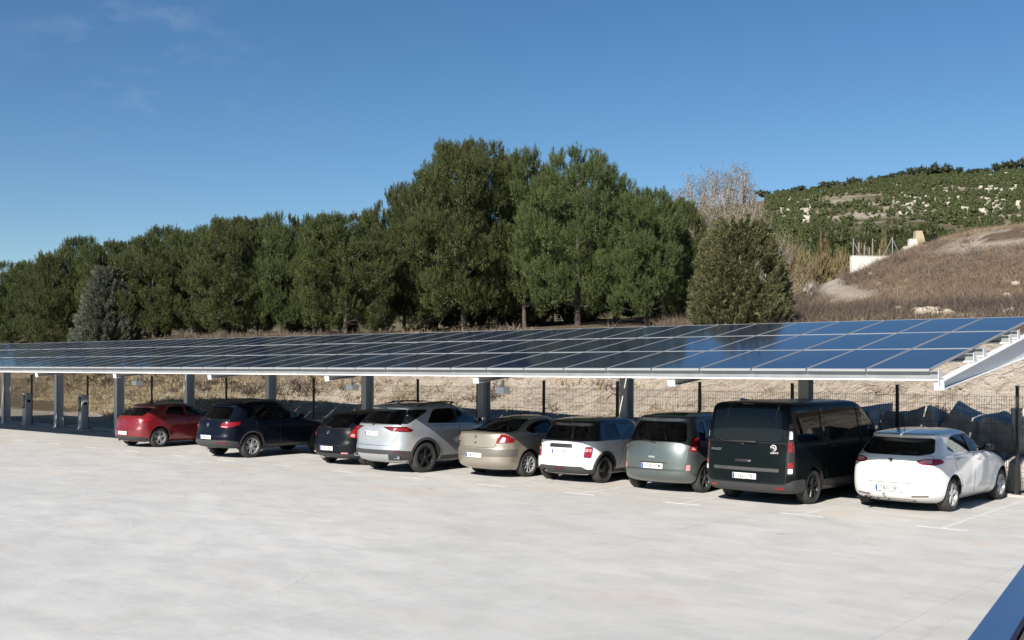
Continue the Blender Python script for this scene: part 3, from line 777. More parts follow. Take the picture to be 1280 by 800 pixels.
class Shell:
    def __init__(s, levels, L, flares=(), taper=0.035, crease=None):
        s.L = L; s.lv = levels; s.fl = flares; s.tp = taper; s.crease = crease
        z = [l[0] for l in levels]; s.z0, s.z1 = z[0], z[-1]
        s.f = [pchip(z, [l[k] for l in levels]) for k in range(1, 8)]
        s.cache = {}
    def half(s, z):
        key = round(z, 4)
        if key in s.cache: return s.cache[key]
        xr, xf, w, cr_, nr, cf, nf = [f(z) for f in s.f]
        if cr_ + cf > (xf - xr) * 0.96:
            k = (xf - xr) * 0.96 / (cr_ + cf); cr_ *= k; cf *= k
        ph = np.linspace(0, PI / 2, 16)
        xs = [xr + cr_ * (1 - np.cos(ph) ** (2 / nr))]; ys = [w * np.sin(ph) ** (2 / nr)]
        xm = np.linspace(xr + cr_, xf - cf, 40)[1:-1]; xs.append(xm); ys.append(np.full(len(xm), w))
        ph = ph[::-1]
        xs.append(xf - cf * (1 - np.cos(ph) ** (2 / nf))); ys.append(w * np.sin(ph) ** (2 / nf))
        x = np.concatenate(xs); y = np.concatenate(ys)
        c = s.L * 0.5; u = np.abs(x - c) / c
        y = y * (1 - s.tp * np.clip(u, 0, 1) ** 3)
        for (fx, fz, fr, b) in s.fl:
            rho = np.hypot(x - fx, z - fz)
            y = y + b * np.exp(-((np.maximum(rho - fr, 0)) / 0.10) ** 2) * (y > w * 0.7) * (z < fz + fr + 0.35)
        if s.crease:
            zc, b, wd = s.crease
            y = y + b * np.exp(-((z - zc) / wd) ** 2) * (y > w * 0.8)
        s.cache[key] = (x, y); return x, y
    def zlevels(s):
        zs = []
        for a, b in zip(s.lv, s.lv[1:]):
            n = int(max(2, math.ceil(max(abs(a[1] - b[1]), abs(a[2] - b[2])) / 0.09), math.ceil((b[0] - a[0]) / 0.045)))
            n = min(n, 12)
            for i in range(n): zs.append(a[0] + (b[0] - a[0]) * i / n)
        zs.append(s.lv[-1][0]); return zs
    def mesh_data(s, zs=None):
        zs = zs or s.zlevels(); V = []; F = []
        for z in zs:
            x, y = s.half(z); n = len(x)
            V += [(x[i], y[i] if 0 < i < n - 1 else 0.0, z) for i in range(n)] + [(x[i], -y[i], z) for i in range(n - 2, 0, -1)]
        k = 2 * n - 2
        for i in range(len(zs) - 1):
            for j in range(k):
                j2 = (j + 1) % k
                F.append((i * k + j, i * k + j2, (i + 1) * k + j2, (i + 1) * k + j))
        for base, flip in ((0, True), ((len(zs) - 1) * k, False)):
            for i in range(n - 1):
                a = [base + i, base + i + 1, base + (k - i - 1) % k, base + (k - i) % k]
                a = list(dict.fromkeys(a))
                if len(a) >= 3: F.append(tuple(a[::-1] if flip else a))
        return V, F
    # ---- points on the skin, with normals
    def top_pt(s, x, y):
        lo, hi = s.lv[3][0], s.z1 - 1e-4
        for _ in range(26):
            m_ = (lo + hi) / 2; hx, hy = s.half(m_)
            ok = hx[0] < x < hx[-1] and abs(y) < float(np.interp(x, hx, hy))
            lo, hi = (m_, hi) if ok else (lo, m_)
        return Vector((x, y, lo))
    def _nrm(s, fn, a, b, e=0.012):
        p = fn(a, b); n = (fn(a + e, b) - fn(a - e, b)).cross(fn(a, b + e) - fn(a, b - e))
        return p, n.normalized() if n.length > 1e-12 else Vector((0, 0, 1))
    def side_pt(s, sd):
        def fn(x, z):
            hx, hy = s.half(z); return Vector((x, sd * float(np.interp(x, hx, hy)), z))
        return fn
    def rear_pt(s, y, z):
        hx, hy = s.half(z); k = 16 + 10
        yy = np.maximum.accumulate(hy[:k]); return Vector((float(np.interp(abs(y), yy, hx[:k])), y, z))
    def front_pt(s, y, z):
        hx, hy = s.half(z); hx = hx[::-1]; hy = hy[::-1]; k = 16 + 8
        yy = np.maximum.accumulate(hy[:k]); return Vector((float(np.interp(abs(y), yy, hx[:k])), y, z))
    def wrap_pt(s, sd):
        def fn(a, z):
            hx, hy = s.half(z); d_ = np.concatenate([[0], np.cumsum(np.hypot(np.diff(hx), np.diff(hy)))])
            sg = sd if a >= 0 else -sd
            return Vector((float(np.interp(abs(a), d_, hx)), sg * float(np.interp(abs(a), d_, hy)), z))
        return fn
    def wrapf_pt(s, sd):
        def fn(a, z):
            hx, hy = s.half(z); hx = hx[::-1]; hy = hy[::-1]; d_ = np.concatenate([[0], np.cumsum(np.hypot(np.diff(hx), np.diff(hy)))])
            return Vector((float(np.interp(abs(a), d_, hx)), sd * float(np.interp(abs(a), d_, hy)), z))
        return fn
    def patch(s, fn, poly, off=0.004, th=0.008, grid=0.07, outward=None):
        """a thin solid that follows the skin inside a 2-D outline"""
        if area2(poly) < 0: poly = poly[::-1]
        n = len(poly)
        pts = [Vector((p.x, p.y)) for p in poly]
        xs = [p.x for p in poly]; ys = [p.y for p in poly]
        gx = np.arange(min(xs) + grid * 0.5, max(xs), grid); gy = np.arange(min(ys) + grid * 0.5, max(ys), grid)
        for a in gx:
            for b in gy:
                if inside(poly, a, b) and min((Vector((a, b)) - p).length for p in poly) > grid * 0.35: pts.append(Vector((a, b)))
        co, _, tri, oi, _, _ = geometry.delaunay_2d_cdt(pts, [(i, (i + 1) % n) for i in range(n)], [list(range(n))], 1, 1e-5)
        N_ = len(co); top = []; bot = []
        for c in co:
            p, nn = s._nrm(fn, c.x, c.y)
            ref = outward if outward is not None else Vector((p.x - s.L / 2, p.y * 3, 0))
            if nn.dot(ref) < 0: nn = -nn
            top.append(p + nn * off); bot.append(p + nn * (off - th))
        V = top + bot; F = []
        for f in tri:
            F.append(tuple(f)); F.append(tuple(i + N_ for i in reversed(f)))
        # boundary edges
        ed = {}
        for f in tri:
            for i in range(3):
                e = (f[i], f[(i + 1) % 3]); ed[e] = 1
        nb = []
        for (a, b) in ed:
            if (b, a) not in ed: nb.append((a, b))
        for a, b in nb: F.append((b, a, a + N_, b + N_))
        return V, F

def grow(poly, e):
    if area2(poly) < 0: poly = poly[::-1]
    n = len(poly); out = []
    for i in range(n):
        t = (poly[(i + 1) % n] - poly[i - 1]).normalized(); out.append(poly[i] + Vector((t.y, -t.x)) * e)
    return out

def mesh_vf(name, V, F, mats, smooth=True, sharp=40):
    me = bpy.data.meshes.new(name); me.from_pydata([tuple(v) for v in V], [], F)
    for m in (mats if isinstance(mats, (list, tuple)) else [mats]): me.materials.append(m)
    bm = bmesh.new(); bm.from_mesh(me); bmesh.ops.recalc_face_normals(bm, faces=bm.faces); bm.to_mesh(me); bm.free()
    me.polygons.foreach_set('use_smooth', [smooth] * len(me.polygons)); me.update()
    if smooth: me.set_sharp_from_angle(angle=R(sharp))
    return me

def text_mesh(name, body, size, mat, xscale=1.0, ext=0.001, bold=0.0):
    cu = bpy.data.curves.new(name, 'FONT'); cu.body = body; cu.size = size; cu.extrude = ext; cu.offset = bold
    cu.align_x = 'CENTER'; cu.align_y = 'CENTER'; cu.resolution_u = 3
    to = bpy.data.objects.new(name, cu); COL.objects.link(to)
    dg = bpy.context.evaluated_depsgraph_get(); me = bpy.data.meshes.new_from_object(to.evaluated_get(dg), depsgraph=dg)
    bpy.data.objects.remove(to); bpy.data.curves.remove(cu)
    me.materials.clear(); me.materials.append(mat)
    for v in me.vertices: v.co.x *= xscale
    return me

def rear_frame(x, y, z, tilt=0.0):
    """local x -> car right, y -> up, z -> backwards"""
    m = Matrix(((0, 0, -1, x), (-1, 0, 0, y), (0, 1, 0, z), (0, 0, 0, 1)))
    return m @ Matrix.Rotation(-tilt, 4, 'X')

def boolean_cut(V, F, cutters, mats):
    """body skin minus a list of cutter meshes; cutter faces bring their own material index"""
    body = bpy.data.objects.new('tmp', mesh_vf('tmp', V, F, mats, True)); COL.objects.link(body)
    temps = []
    for (cv, cf, mi) in cutters:
        me = mesh_vf('tmpc', cv, cf, mats, False)
        me.polygons.foreach_set('material_index', [mi] * len(me.polygons))
        c = bpy.data.objects.new('tmpc', me); COL.objects.link(c); temps.append(c)
        md = body.modifiers.new('b', 'BOOLEAN'); md.operation = 'DIFFERENCE'; md.solver = 'EXACT'; md.object = c; md.use_self = False
    dg = bpy.context.evaluated_depsgraph_get()
    me = bpy.data.meshes.new_from_object(body.evaluated_get(dg), depsgraph=dg)
    for t in temps + [body]:
        mm_ = t.data; bpy.data.objects.remove(t); bpy.data.meshes.remove(mm_)
    me.set_sharp_from_angle(angle=R(32))
    return me

def prism(poly, axis, a, b):
    n = len(poly)
    if axis == 'y': V = [(p.x, a, p.y) for p in poly] + [(p.x, b, p.y) for p in poly]
    else: V = [(a, p.x, p.y) for p in poly] + [(b, p.x, p.y) for p in poly]
    F = [tuple(range(n)), tuple(range(2 * n - 1, n - 1, -1))] + [(i, (i + 1) % n, (i + 1) % n + n, i + n) for i in range(n)]
    return V, F

def join_vf(lst):
    V = []; F = []
    for v, f in lst:
        b = len(V); V += list(v); F += [tuple(i + b for i in q) for q in f]
    return V, F

def cylinder_y(x, z, r, y0, y1, n=40):
    return prism([Vector((x + r * math.cos(2 * PI * i / n), z + r * math.sin(2 * PI * i / n))) for i in range(n)], 'y', y0, y1)

RIMS = {}
def make_wheel(parent, x, y, side, Rw, wd, rimR, style, spokes, rmat):
    """side +1 left, -1 right; outer face at y"""
    w = empty('wheel', (x, y, Rw), 0 if side < 0 else PI, parent)
    # local: outer face towards -y
    key = (Rw, wd, rimR, style, spokes, rmat.name)
    if key not in RIMS:
        t = MB(); a = rimR
        t.lathe([(a, 0.012), (a + 0.012, 0.0), (a + (Rw - a) * 0.55, -0.012), (Rw - 0.018, 0.004), (Rw - 0.004, 0.022), (Rw, 0.05), (Rw, wd - 0.05), (Rw - 0.004, wd - 0.022), (Rw - 0.03, wd - 0.002), (a, wd)], 44)
        for k in range(3):
            yy = 0.06 + (wd - 0.12) * k / 2
            t.lathe([(Rw + 0.001, yy - 0.006), (Rw - 0.004, yy), (Rw + 0.001, yy + 0.006)], 44)
        tm = t.mesh('tyre', M['rubber'])
        q = MB()
        q.lathe([(a + 0.006, 0.0), (a + 0.004, 0.012), (a - 0.014, 0.016), (a - 0.022, 0.05), (a - 0.03, 0.12)], 44)      # rim lip and barrel
        q.lathe([(0.0001, 0.115), (a - 0.028, 0.115)], 32, m=1)
        q.lathe([(0.0001, 0.075), (0.13, 0.080), (0.135, 0.11)], 24, m=2)                                               # brake disc
        q.lathe([(0.0001, 0.010), (0.028, 0.010), (0.034, 0.018), (0.062, 0.026), (0.066, 0.07)], 24)                   # hub
        for k in range(spokes):
            A = 2 * PI * k / spokes + 0.3
            for dv_ in ((-1, 1) if style == 'twin' else (0,)):
                w0, w1 = {'twin': (0.014, 0.014), 'wide': (0.036, 0.052), 'thin': (0.013, 0.012), 'five': (0.032, 0.040)}[style]
                off0 = dv_ * 0.016; off1 = dv_ * 0.034
                r0, r1 = 0.045, a - 0.010
                ca, sa = math.cos(A), math.sin(A)
                def pt(rr, tt, yy): return (ca * rr - sa * tt, yy, sa * rr + ca * tt)
                q.hexa([pt(r0, off0 - w0, 0.055), pt(r1, off1 - w1, 0.05), pt(r1, off1 + w1, 0.05), pt(r0, off0 + w0, 0.055),
                        pt(r0, off0 - w0 * .8, 0.020), pt(r1, off1 - w1 * .75, 0.010), pt(r1, off1 + w1 * .75, 0.010), pt(r0, off0 + w0 * .8, 0.020)])
        RIMS[key] = (tm, q.mesh('rim', [rmat, M['under'], M['alloy_grey']]))
    tm, rm = RIMS[key]
    for nm, me in (('tyre', tm), ('rim', rm)): link(bpy.data.objects.new(nm, me), w)
    return w

def build_car(S):
    """S: dict describing one vehicle; local x forward from the rear bumper, y left, z up"""
    if S.get('zmap'):
        za = [k[0] for k in S['zmap']]; zb = [k[1] for k in S['zmap']]
        zm = lambda z: float(np.interp(z, za, zb))
        S['levels'] = [(zm(l[0]),) + l[1:] for l in S['levels']]
        pm_ = lambda P: [(p[0], zm(p[1])) + tuple(p[2:]) for p in P]
        for k in ('side_windows', 'rear_trim', 'side_trim'):
            for t in S.get(k, []):
                if t['name' if k != 'side_windows' else 'p'] != 'arch_trim': t['p'] = pm_(t['p'])
                if 'sub' in t: t['sub'] = [(a_, pm_(b_), c_) for a_, b_, c_ in t['sub']]
        for k in ('rear_window', 'windscreen'): S[k]['p'] = pm_(S[k]['p'])
        S['doors'] = [pm_(d) for d in S['doors']]
        if S.get('tailgate'): S['tailgate'] = pm_(S['tailgate'])
        S['belt'] = zm(S['belt']); S['mirror'] = (S['mirror'][0], zm(S['mirror'][1])); S['plate'] = (zm(S['plate'][0]),) + S['plate'][1:]
        if S.get('badge'): S['badge']['z'] = zm(S['badge']['z'])
        for t in S.get('letters', []): t['z'] = zm(t['z'])
        if S.get('roof_split'): S['roof_split'] = zm(S['roof_split'])
        S['fit'] = [f[:2] + ((f[2][0], f[2][1], zm(f[2][2])),) + f[3:] if f[0] == 'box' else (f[:4] + (zm(f[4]),) if f[0] == 'antenna' and len(f) > 4 else f) for f in S['fit']]
    L, Wb = S['L'], S['wb']; xw = (S['ro'], S['ro'] + Wb); Rw = S['Rw']; arch = S.get('arch', Rw + 0.055)
    fl = [(x, Rw, arch, S.get('flare', 0.025)) for x in xw]
    sh = Shell(S['levels'], L, fl, S.get('taper', 0.035), S.get('crease'))
    th = S.get('yaw', 0.0); px_, py_ = S['ro'], -S['levels'][4][3]
    dx_ = px_ * math.cos(th) - py_ * math.sin(th) - px_; dy_ = px_ * math.sin(th) + py_ * math.cos(th) - py_
    p = W(S['pos'][0] + dy_, S['pos'][1] - dx_, 0)
    root = empty(S['name'], p, PI / 2 - ANG + th)
    tag(root, S['label'], S['cat'], 'cars parked under the carport')
    pm = S['paint']; mats = [pm, M['interior'], M['black'], M['under']]
    V, F = sh.mesh_data()
    # --- cutters: cabin, window openings, wheel arches
    belt = S['belt']; xfb = sh.f[1](belt) ; top = S['levels'][-1][0]
    cab = []
    for z in np.linspace(0.42, top - 0.055, 14):
        zz = max(z, belt - 0.02)
        xr = max(sh.f[0](z), S.get('boot', 0.25)) + 0.10 if z < belt else sh.f[0](z) + 0.09
        xf = sh.f[1](zz) - 0.10
        w = (sh.f[2](max(z, 0.5))) - 0.085
        if z > top - 0.10: w -= 0.05
        cab.append((z, xr, max(xf, xr + 0.5), max(w, 0.15), 0.25, 3.5, 0.25, 3.5))
    cs = Shell(cab, L, (), 0.03); cv = cs.mesh_data([c[0] for c in cab])
    cuts = [(cv[0], cv[1], 1)]
    side_polys = [(round_poly(w_['p'], w_.get('r', 0.05)), w_) for w_ in S['side_windows']]
    rearp = round_poly(S['rear_window']['p'], S['rear_window'].get('r', 0.06)); frontp = round_poly(S['windscreen']['p'], 0.06)
    sides = [prism(q, 'y', sg * 0.30, sg * 1.4) for q, w_ in side_polys if w_.get('hole', True) for sg in (-1, 1)]
    if sides:
        a, b = join_vf(sides); cuts.append((a, b, 2))
    mid = L * 0.42
    fr = [prism(frontp, 'x', mid + 0.2, L + 1)]
    if S['rear_window'].get('hole', True): fr.append(prism(rearp, 'x', -1, mid - 0.4))
    a, b = join_vf(fr); cuts.append((a, b, 2))
    wy = S.get('well', 0.50)
    a, b = join_vf([cylinder_y(x, Rw + 0.012, arch, sg * wy, sg * 1.5) for x in xw for sg in (-1, 1)]); cuts.append((a, b, 3))
    me = boolean_cut(V, F, cuts, mats)
    if S.get('roof_split'):
        zs = S['roof_split']
        bm = bmesh.new(); bm.from_mesh(me)
        up = [f for f in bm.faces if f.calc_center_median().z > zs and f.material_index == 0]
        b2 = bm.copy(); b2.faces.ensure_lookup_table()
        ids = {f.index for f in up}
        bmesh.ops.delete(bm, geom=up, context='FACES'); bm.to_mesh(me); bm.free()
        bmesh.ops.delete(b2, geom=[f for f in b2.faces if f.index not in ids], context='FACES')
        rm = bpy.data.meshes.new('roof'); b2.to_mesh(rm); b2.free(); rm.materials.append(S['roof_mat'])
        rm.polygons.foreach_set('material_index', [0] * len(rm.polygons)); rm.set_sharp_from_angle(angle=R(32))
        tag(link(bpy.data.objects.new('roof', rm), root), S.get('roof_label', 'black roof and pillars'))
    me.name = 'body'; link(bpy.data.objects.new('body', me), root)
    def part(name, vf, mat, parent=root, label=None):
        o = link(bpy.data.objects.new(name, mesh_vf(name, vf[0], vf[1], mat)), parent)
        if label: o['label'] = label
        return o
    def gap_panel(name, fn, poly, mat, parent=root, off=.0048, e=.009):
        # a panel with a dark shut line round it
        a = sh.patch(fn, poly, off, off + .004); b = sh.patch(fn, grow(poly, e), .0015, .006)
        V, F = join_vf([a, b]); me = mesh_vf(name, V, F, [mat, M['black']])
        me.polygons.foreach_set('material_index', [0] * len(a[1]) + [1] * len(b[1]))
        return link(bpy.data.objects.new(name, me), parent)
    # --- glass
    rp = sh.rear_pt
    if S['rear_window'].get('hole', True): o = part('rear_window', sh.patch(rp, rearp, -0.010, 0.004), S['rear_window'].get('mat', M['glass_mid']))
    else: o = part('rear_window', sh.patch(rp, rearp, 0.004, 0.012), S['rear_window']['mat'])
    part('windscreen', sh.patch(sh.front_pt, frontp, -0.010, 0.004), M['glass'])
    for q, w_ in side_polys:
        for sg in (-1, 1):
            h = w_.get('hole', True)
            part('side_window', sh.patch(sh.side_pt(sg), q, -0.010 if h else 0.004, 0.004 if h else 0.010), w_.get('mat', M['glass_mid']))
    # --- trim that follows the skin: rear (by distance round the corner), sides
    for t in S.get('rear_trim', []):
        q = round_poly(t['p'], t.get('r', 0.03))
        if t.get('both'):
            for sg in (-1, 1): 
                o = part(t['name'], sh.patch(sh.wrap_pt(sg), q, t.get('off', 0.006), t.get('th', 0.012)), t['mat'], label=t.get('label'))
                for sname, sp, sm in t.get('sub', []): part(sname, sh.patch(sh.wrap_pt(sg), round_poly(sp, 0.02), t.get('off', 0.006) + 0.003, 0.006), sm, o)
        else:
            o = part(t['name'], sh.patch(sh.wrap_pt(-1), q, t.get('off', 0.006), t.get('th', 0.012)), t['mat'], label=t.get('label'))
    if S.get('tailgate'): gap_panel(S.get('tailgate_name', 'tailgate'), sh.wrap_pt(-1), round_poly(S['tailgate'], .06), pm)
    for t in S.get('side_trim', []):
        q = round_poly(t['p'], t.get('r', 0.03))
        for sg in (-1, 1): part(t['name'], sh.patch(sh.side_pt(sg), q, t.get('off', 0.005), t.get('th', 0.010)), t['mat'])
    for t in S.get('roof_trim', []):
        part(t['name'], sh.patch(sh.top_pt, round_poly(t['p'], .08), .004, .010, .16, outward=Vector((0, 0, 1))), t['mat'])
    # --- headlights
    hz0, hz1 = S.get('head', (0.62, 0.78))
    for sg in (-1, 1): part('headlight', sh.patch(sh.wrapf_pt(sg), round_poly([(0.50, hz0), (0.95, hz0 + 0.03), (1.05, hz1), (0.55, hz1 - 0.04)], 0.04), 0.006, 0.012), M['white_lens'])
    # --- doors
    for dpoly in S.get('doors', []):
        q = round_poly(dpoly, 0.05)
        for sg in (-1, 1):
            dr = gap_panel('door', sh.side_pt(sg), q, pm)
            xs = [v.x for v in q]; zs_ = [v.y for v in q]
            hx, hzz = min(xs) + 0.16 if S.get('slide') else min(xs) + (max(xs) - min(xs)) * 0.14, max(zs_) - 0.075
            hp = sh.side_pt(sg)(hx, hzz)
            h = MB(); h.rbox((hx + 0.04, hp.y + sg * 0.030, hzz), (0.21, 0.024, 0.028), 0.008); h.rbox((hx - 0.04, hp.y + sg * 0.014, hzz), (0.03, 0.03, 0.022), 0.005); h.rbox((hx + 0.12, hp.y + sg * 0.014, hzz), (0.03, 0.03, 0.022), 0.005)
            h.build('handle', S.get('handle_mat', pm), dr)
    # --- mirrors
    mxx, mz = S['mirror']
    for sg in (-1, 1):
        y0 = sh.side_pt(sg)(mxx, mz).y
        h = MB(); h.rbox((mxx - 0.02, y0 + sg * 0.115, mz + 0.055), (0.13, 0.17, 0.125 * S.get('mirror_h', 1)), 0.04); h.rbox((mxx, y0 + sg * 0.03, mz + 0.02), (0.07, 0.10, 0.05), 0.012)
        mo = h.build('mirror', S.get('mirror_mat', pm), root)
        g = MB(); g.rbox((mxx - 0.086, y0 + sg * 0.118, mz + 0.055), (0.004, 0.125, 0.085 * S.get('mirror_h', 1)), 0.0015); g.build('mirror_glass', M['screen'], mo)
    # --- wheels
    st, ns, rm_ = S['rim']
    for x in xw:
        for sg in (-1, 1):
            yo = sh.side_pt(sg)(x, Rw + arch + 0.02).y
            make_wheel(root, x, yo - sg * S.get('inset', 0.03), sg, Rw, S.get('tw', 0.215), Rw * S.get('rimk', 0.66), st, ns, rm_)
    # --- plate
    pz, pw_, ph_ = S['plate']; px = rp(0, pz).x
    for dy in (-pw_ / 2, pw_ / 2):
        px = min(px, rp(dy, pz - ph_ / 2).x, rp(dy, pz + ph_ / 2).x)
    px -= 0.014
    pl = MB(); pl.rbox((px, 0, pz), (0.012, pw_, ph_), 0.004); po = pl.build('licence_plate', M['plate'], root)
    bl = MB(); bl.box((px - 0.0085, pw_ / 2 - 0.046, pz - ph_ / 2 + 0.006), (px - 0.0065, pw_ / 2 - 0.008, pz + ph_ / 2 - 0.006)); bl.build('blue_band', M['plate_blue'], po)
    if S.get('plate_text'):
        tm = text_mesh('lettering', S['plate_text'], ph_ * 0.98, M['ink'], 0.80, 0.0008, 0.0015)
        tm.transform(rear_frame(px - 0.0075, -0.022, pz)); link(bpy.data.objects.new('lettering', tm), po)
    # --- badge / lettering
    for t in S.get('letters', []):
        q = rp(t['y'], t['z']); tm = text_mesh('lettering', t['s'], t['h'], t['mat'], t.get('xs', 1.0), 0.004, 0.002)
        q2 = rp(t['y'], t['z'] + 0.05); tl = math.atan2(q2.x - q.x, 0.05)
        tm.transform(rear_frame(q.x - 0.008, t['y'], t['z'], tl)); link(bpy.data.objects.new('lettering', tm), root)
    bd = S.get('badge')
    if bd:
        q = rp(bd['y'], bd['z']); q2 = rp(bd['y'], bd['z'] + 0.05); tl = math.atan2(q2.x - q.x, 0.05); h = bd['h']
        b = MB(); T = rear_frame(q.x - 0.006, bd['y'], bd['z'], tl)
        tp = MB()
        if bd['kind'] == 'ring':
            n = 28; rr = h / 2
            tp.lathe([(rr, -0.006), (rr, 0.006), (rr * 0.86, 0.009), (rr * 0.84, 0.004)], n, axis='z'); tp.lathe([(0.0001, 0.003), (rr * 0.84, 0.003)], n, m=1, axis='z')
            if bd.get('v'):
                for (x0, y0, x1, y1) in ((-.55, .62, -.22, -.3), (-.22, -.3, 0, .25), (0, .25, .22, -.3), (.22, -.3, .55, .62)):
                    tp.tube([(x0 * rr, y0 * rr, 0.006), (x1 * rr, y1 * rr, 0.006)], rr * 0.09, 6)
            elif bd.get('star'):
                for k in range(3):
                    a = PI / 2 + k * 2 * PI / 3; tp.tube([(0, 0, 0.006), (math.cos(a) * rr * .9, math.sin(a) * rr * .9, 0.006)], [rr * .14, rr * .05], 6)
            elif bd.get('bolt'):
                tp.tube([(-rr * 1.0, rr * 0.35, 0.008), (rr * .15, rr * .1, 0.008), (-rr * .15, -rr * .1, 0.008), (rr * 1.0, -rr * 0.35, 0.008)], rr * .10, 6)
        elif bd['kind'] == 'diamond':
            pts = [(0, h / 2), (h * .36, 0), (0, -h / 2), (-h * .36, 0)]
            for i in range(4):
                a, c = pts[i], pts[(i + 1) % 4]; tp.tube([(a[0], a[1], 0.004), (c[0], c[1], 0.004)], h * 0.085, 6)
        elif bd['kind'] == 'chevron':
            for dy in (0, -h * .42):
                tp.tube([(-h * .5, dy - h * .1, .005), (0, dy + h * .35, .005), (h * .5, dy - h * .1, .005)], h * 0.09, 6)
        elif bd['kind'] == 'slash':
            tp.box((-h * .5, h * .02, 0), (h * .15, h * .45, .006)); tp.box((-h * .5, -h * .45, 0), (h * .5, -h * .30, .006)); tp.box((-h * .15, -h * .22, 0), (h * .5, h * .0, .006)); tp.box((h * .2, h * .1, 0), (h * .5, h * .45, .006))
        elif bd['kind'] == 'bar':
            tp.rbox((0, 0, .004), (h * 2.6, h, .01), .003)
        tp.v = [tuple(T @ Vector(v)) for v in tp.v]
        tp.build('badge', [bd.get('mat', M['chrome']), bd.get('mat2', M['black'])], root)
    # --- small fittings
    for f in S.get('fit', []):
        b = MB()
        if f[0] == 'exhaust':
            y, z, x, rr = f[1:5]; b.lathe([(rr, 0), (rr, 0.16), (rr * .85, 0.16), (rr * .82, 0.02), (rr * .95, 0)], 16, axis='x', c=(x, y, z)); b.build('exhaust', M['chrome'], root)
        elif f[0] == 'exhaust_trim':
            y, z, w, h = f[1:5]; x = rp(y, z).x
            b.rbox((x + 0.01, y, z), (0.06, w, h), 0.015); b.rbox((x - 0.015, y, z), (0.02, w * .72, h * .5), 0.006, m=1); b.build('exhaust', [M['chrome'], M['under']], root)
        elif f[0] == 'towbar':
            b.tube([(0.45, f[1], .30), (0.12, f[1], .27), (0.02, f[1], .28), (-0.03, f[1], .34)], .02, 8); b.lathe([(.0001, -.025), (.018, -.018), (.025, 0), (.018, .018), (.0001, .025)], 14, axis='z', c=(-.03, f[1], .365)); b.build('tow_bar', M['chrome'] if f[2] else M['black'], root)
        elif f[0] == 'towcap':
            b.lathe([(.0001, 0), (.035, 0), (.045, .02), (.045, .06)], 16, axis='x', c=(f[3], f[1], f[2])); b.build('towing_eye', M['chrome'], root)
        elif f[0] == 'antenna':
            x, dx, h = f[1:4]; z = top - 0.015 if len(f) < 5 else f[4]
            b.tube([(x, 0, z - 0.02), (x + 0.005, 0, z + .03), (x - dx, 0, z + h)], [.014, .007, .003], 6); b.build('antenna', M['black'], root)
        elif f[0] == 'fin':
            x = f[1]; b.hexa([(x, -.03, top - .03), (x + .16, -.02, top - .03), (x + .16, .02, top - .03), (x, .03, top - .03), (x, -.008, top + .055), (x + .03, -.006, top + .055), (x + .03, .006, top + .055), (x, .008, top + .055)]); b.build('antenna', S.get('roof_mat', pm), root)
        elif f[0] == 'wiper':
            y, z, ln, an = f[1:5]; q = rp(y, z); n = 8; pts = []
            for i in range(n + 1):
                yy = y + math.cos(an) * ln * i / n; zz = z + math.sin(an) * ln * i / n; qq = rp(yy, zz); pts.append((qq.x - .022, yy, zz))
            b.tube(pts, [.014] + [.010] * (n - 1) + [.006], 6); b.rbox((q.x - .01, y, z), (.05, .06, .05), .015); b.build('wiper', M['black'], root)
        elif f[0] == 'rails':
            x0, x1, dz = f[1:4]
            for sg in (-1, 1):
                pts = []
                for i in range(11):
                    x = x0 + (x1 - x0) * i / 10; e = min(1, min(i, 10 - i) / 1.6)
                    zz = f[4] + (f[5] if len(f) > 5 else 0) * math.sin(PI * i / 10)
                    yy = sh.side_pt(sg)(x, zz - 0.03).y
                    pts.append((x, yy * 0.97, zz + dz * e))
                r_ = MB(); r_.tube(pts, .018, 8); r_.build('roof_rail', f[6] if len(f) > 6 else M['black'], root)
        elif f[0] == 'box':
            nm, c, sz, bev, mt = f[1:6]; b.rbox(c, sz, bev); b.build(nm, mt, root)
    # --- cabin: seats, wheel, dash
    sx = S.get('seats', (xfb - 1.35, 1.05)); fs = S.get('floor', 0.42); sw = S['levels'][4][3] * 0.5
    seat_m = S.get('seat_mat', M['seat'])
    rows = [(sx[0], (-sw * .85, sw * .85), 0.50), (sx[1], (-sw * .9, 0, sw * .9), 0.44)] + S.get('more_seats', [])
    for x, ys, w_ in rows:
        for y in ys:
            b = MB(); b.rbox((x + .25, y, fs + .17), (.50, w_, .18), .05)
            T = Matrix.Translation((x, y, fs + .22)) @ Matrix.Rotation(R(-14), 4, 'Y')
            b.rbox((0, 0, .28), (.13, w_, .56), .05, mat=T); b.rbox((0, 0, .66), (.09, .25, .17), .035, mat=T); b.tube([T @ Vector((0, -.06, .5)), T @ Vector((0, -.06, .62))], .008, 6); b.tube([T @ Vector((0, .06, .5)), T @ Vector((0, .06, .62))], .008, 6)
            b.build('seat', seat_m, root)
    b = MB(); b.rbox((xfb - .38, 0, belt - .12), (.38, S['levels'][4][3] * 1.7, .24), .06); b.build('dashboard', M['black'], root)
    b = MB()
    T = Matrix.Translation((xfb - .72, sw * .85, belt - .07)) @ Matrix.Rotation(R(62), 4, 'Y')
    pts = [T @ Vector((.18 * math.cos(a), .18 * math.sin(a), 0)) for a in np.linspace(0, 2 * PI, 25)]
    b.tube(pts, .014, 6, cap=False); b.tube([T @ Vector((-.17, 0, 0)), T @ Vector((.17, 0, 0))], .016, 6); b.tube([T @ Vector((0, 0, 0)), T @ Vector((0, 0, .25))], .03, 6); b.build('steering_wheel', M['black'], root)
    return root, sh

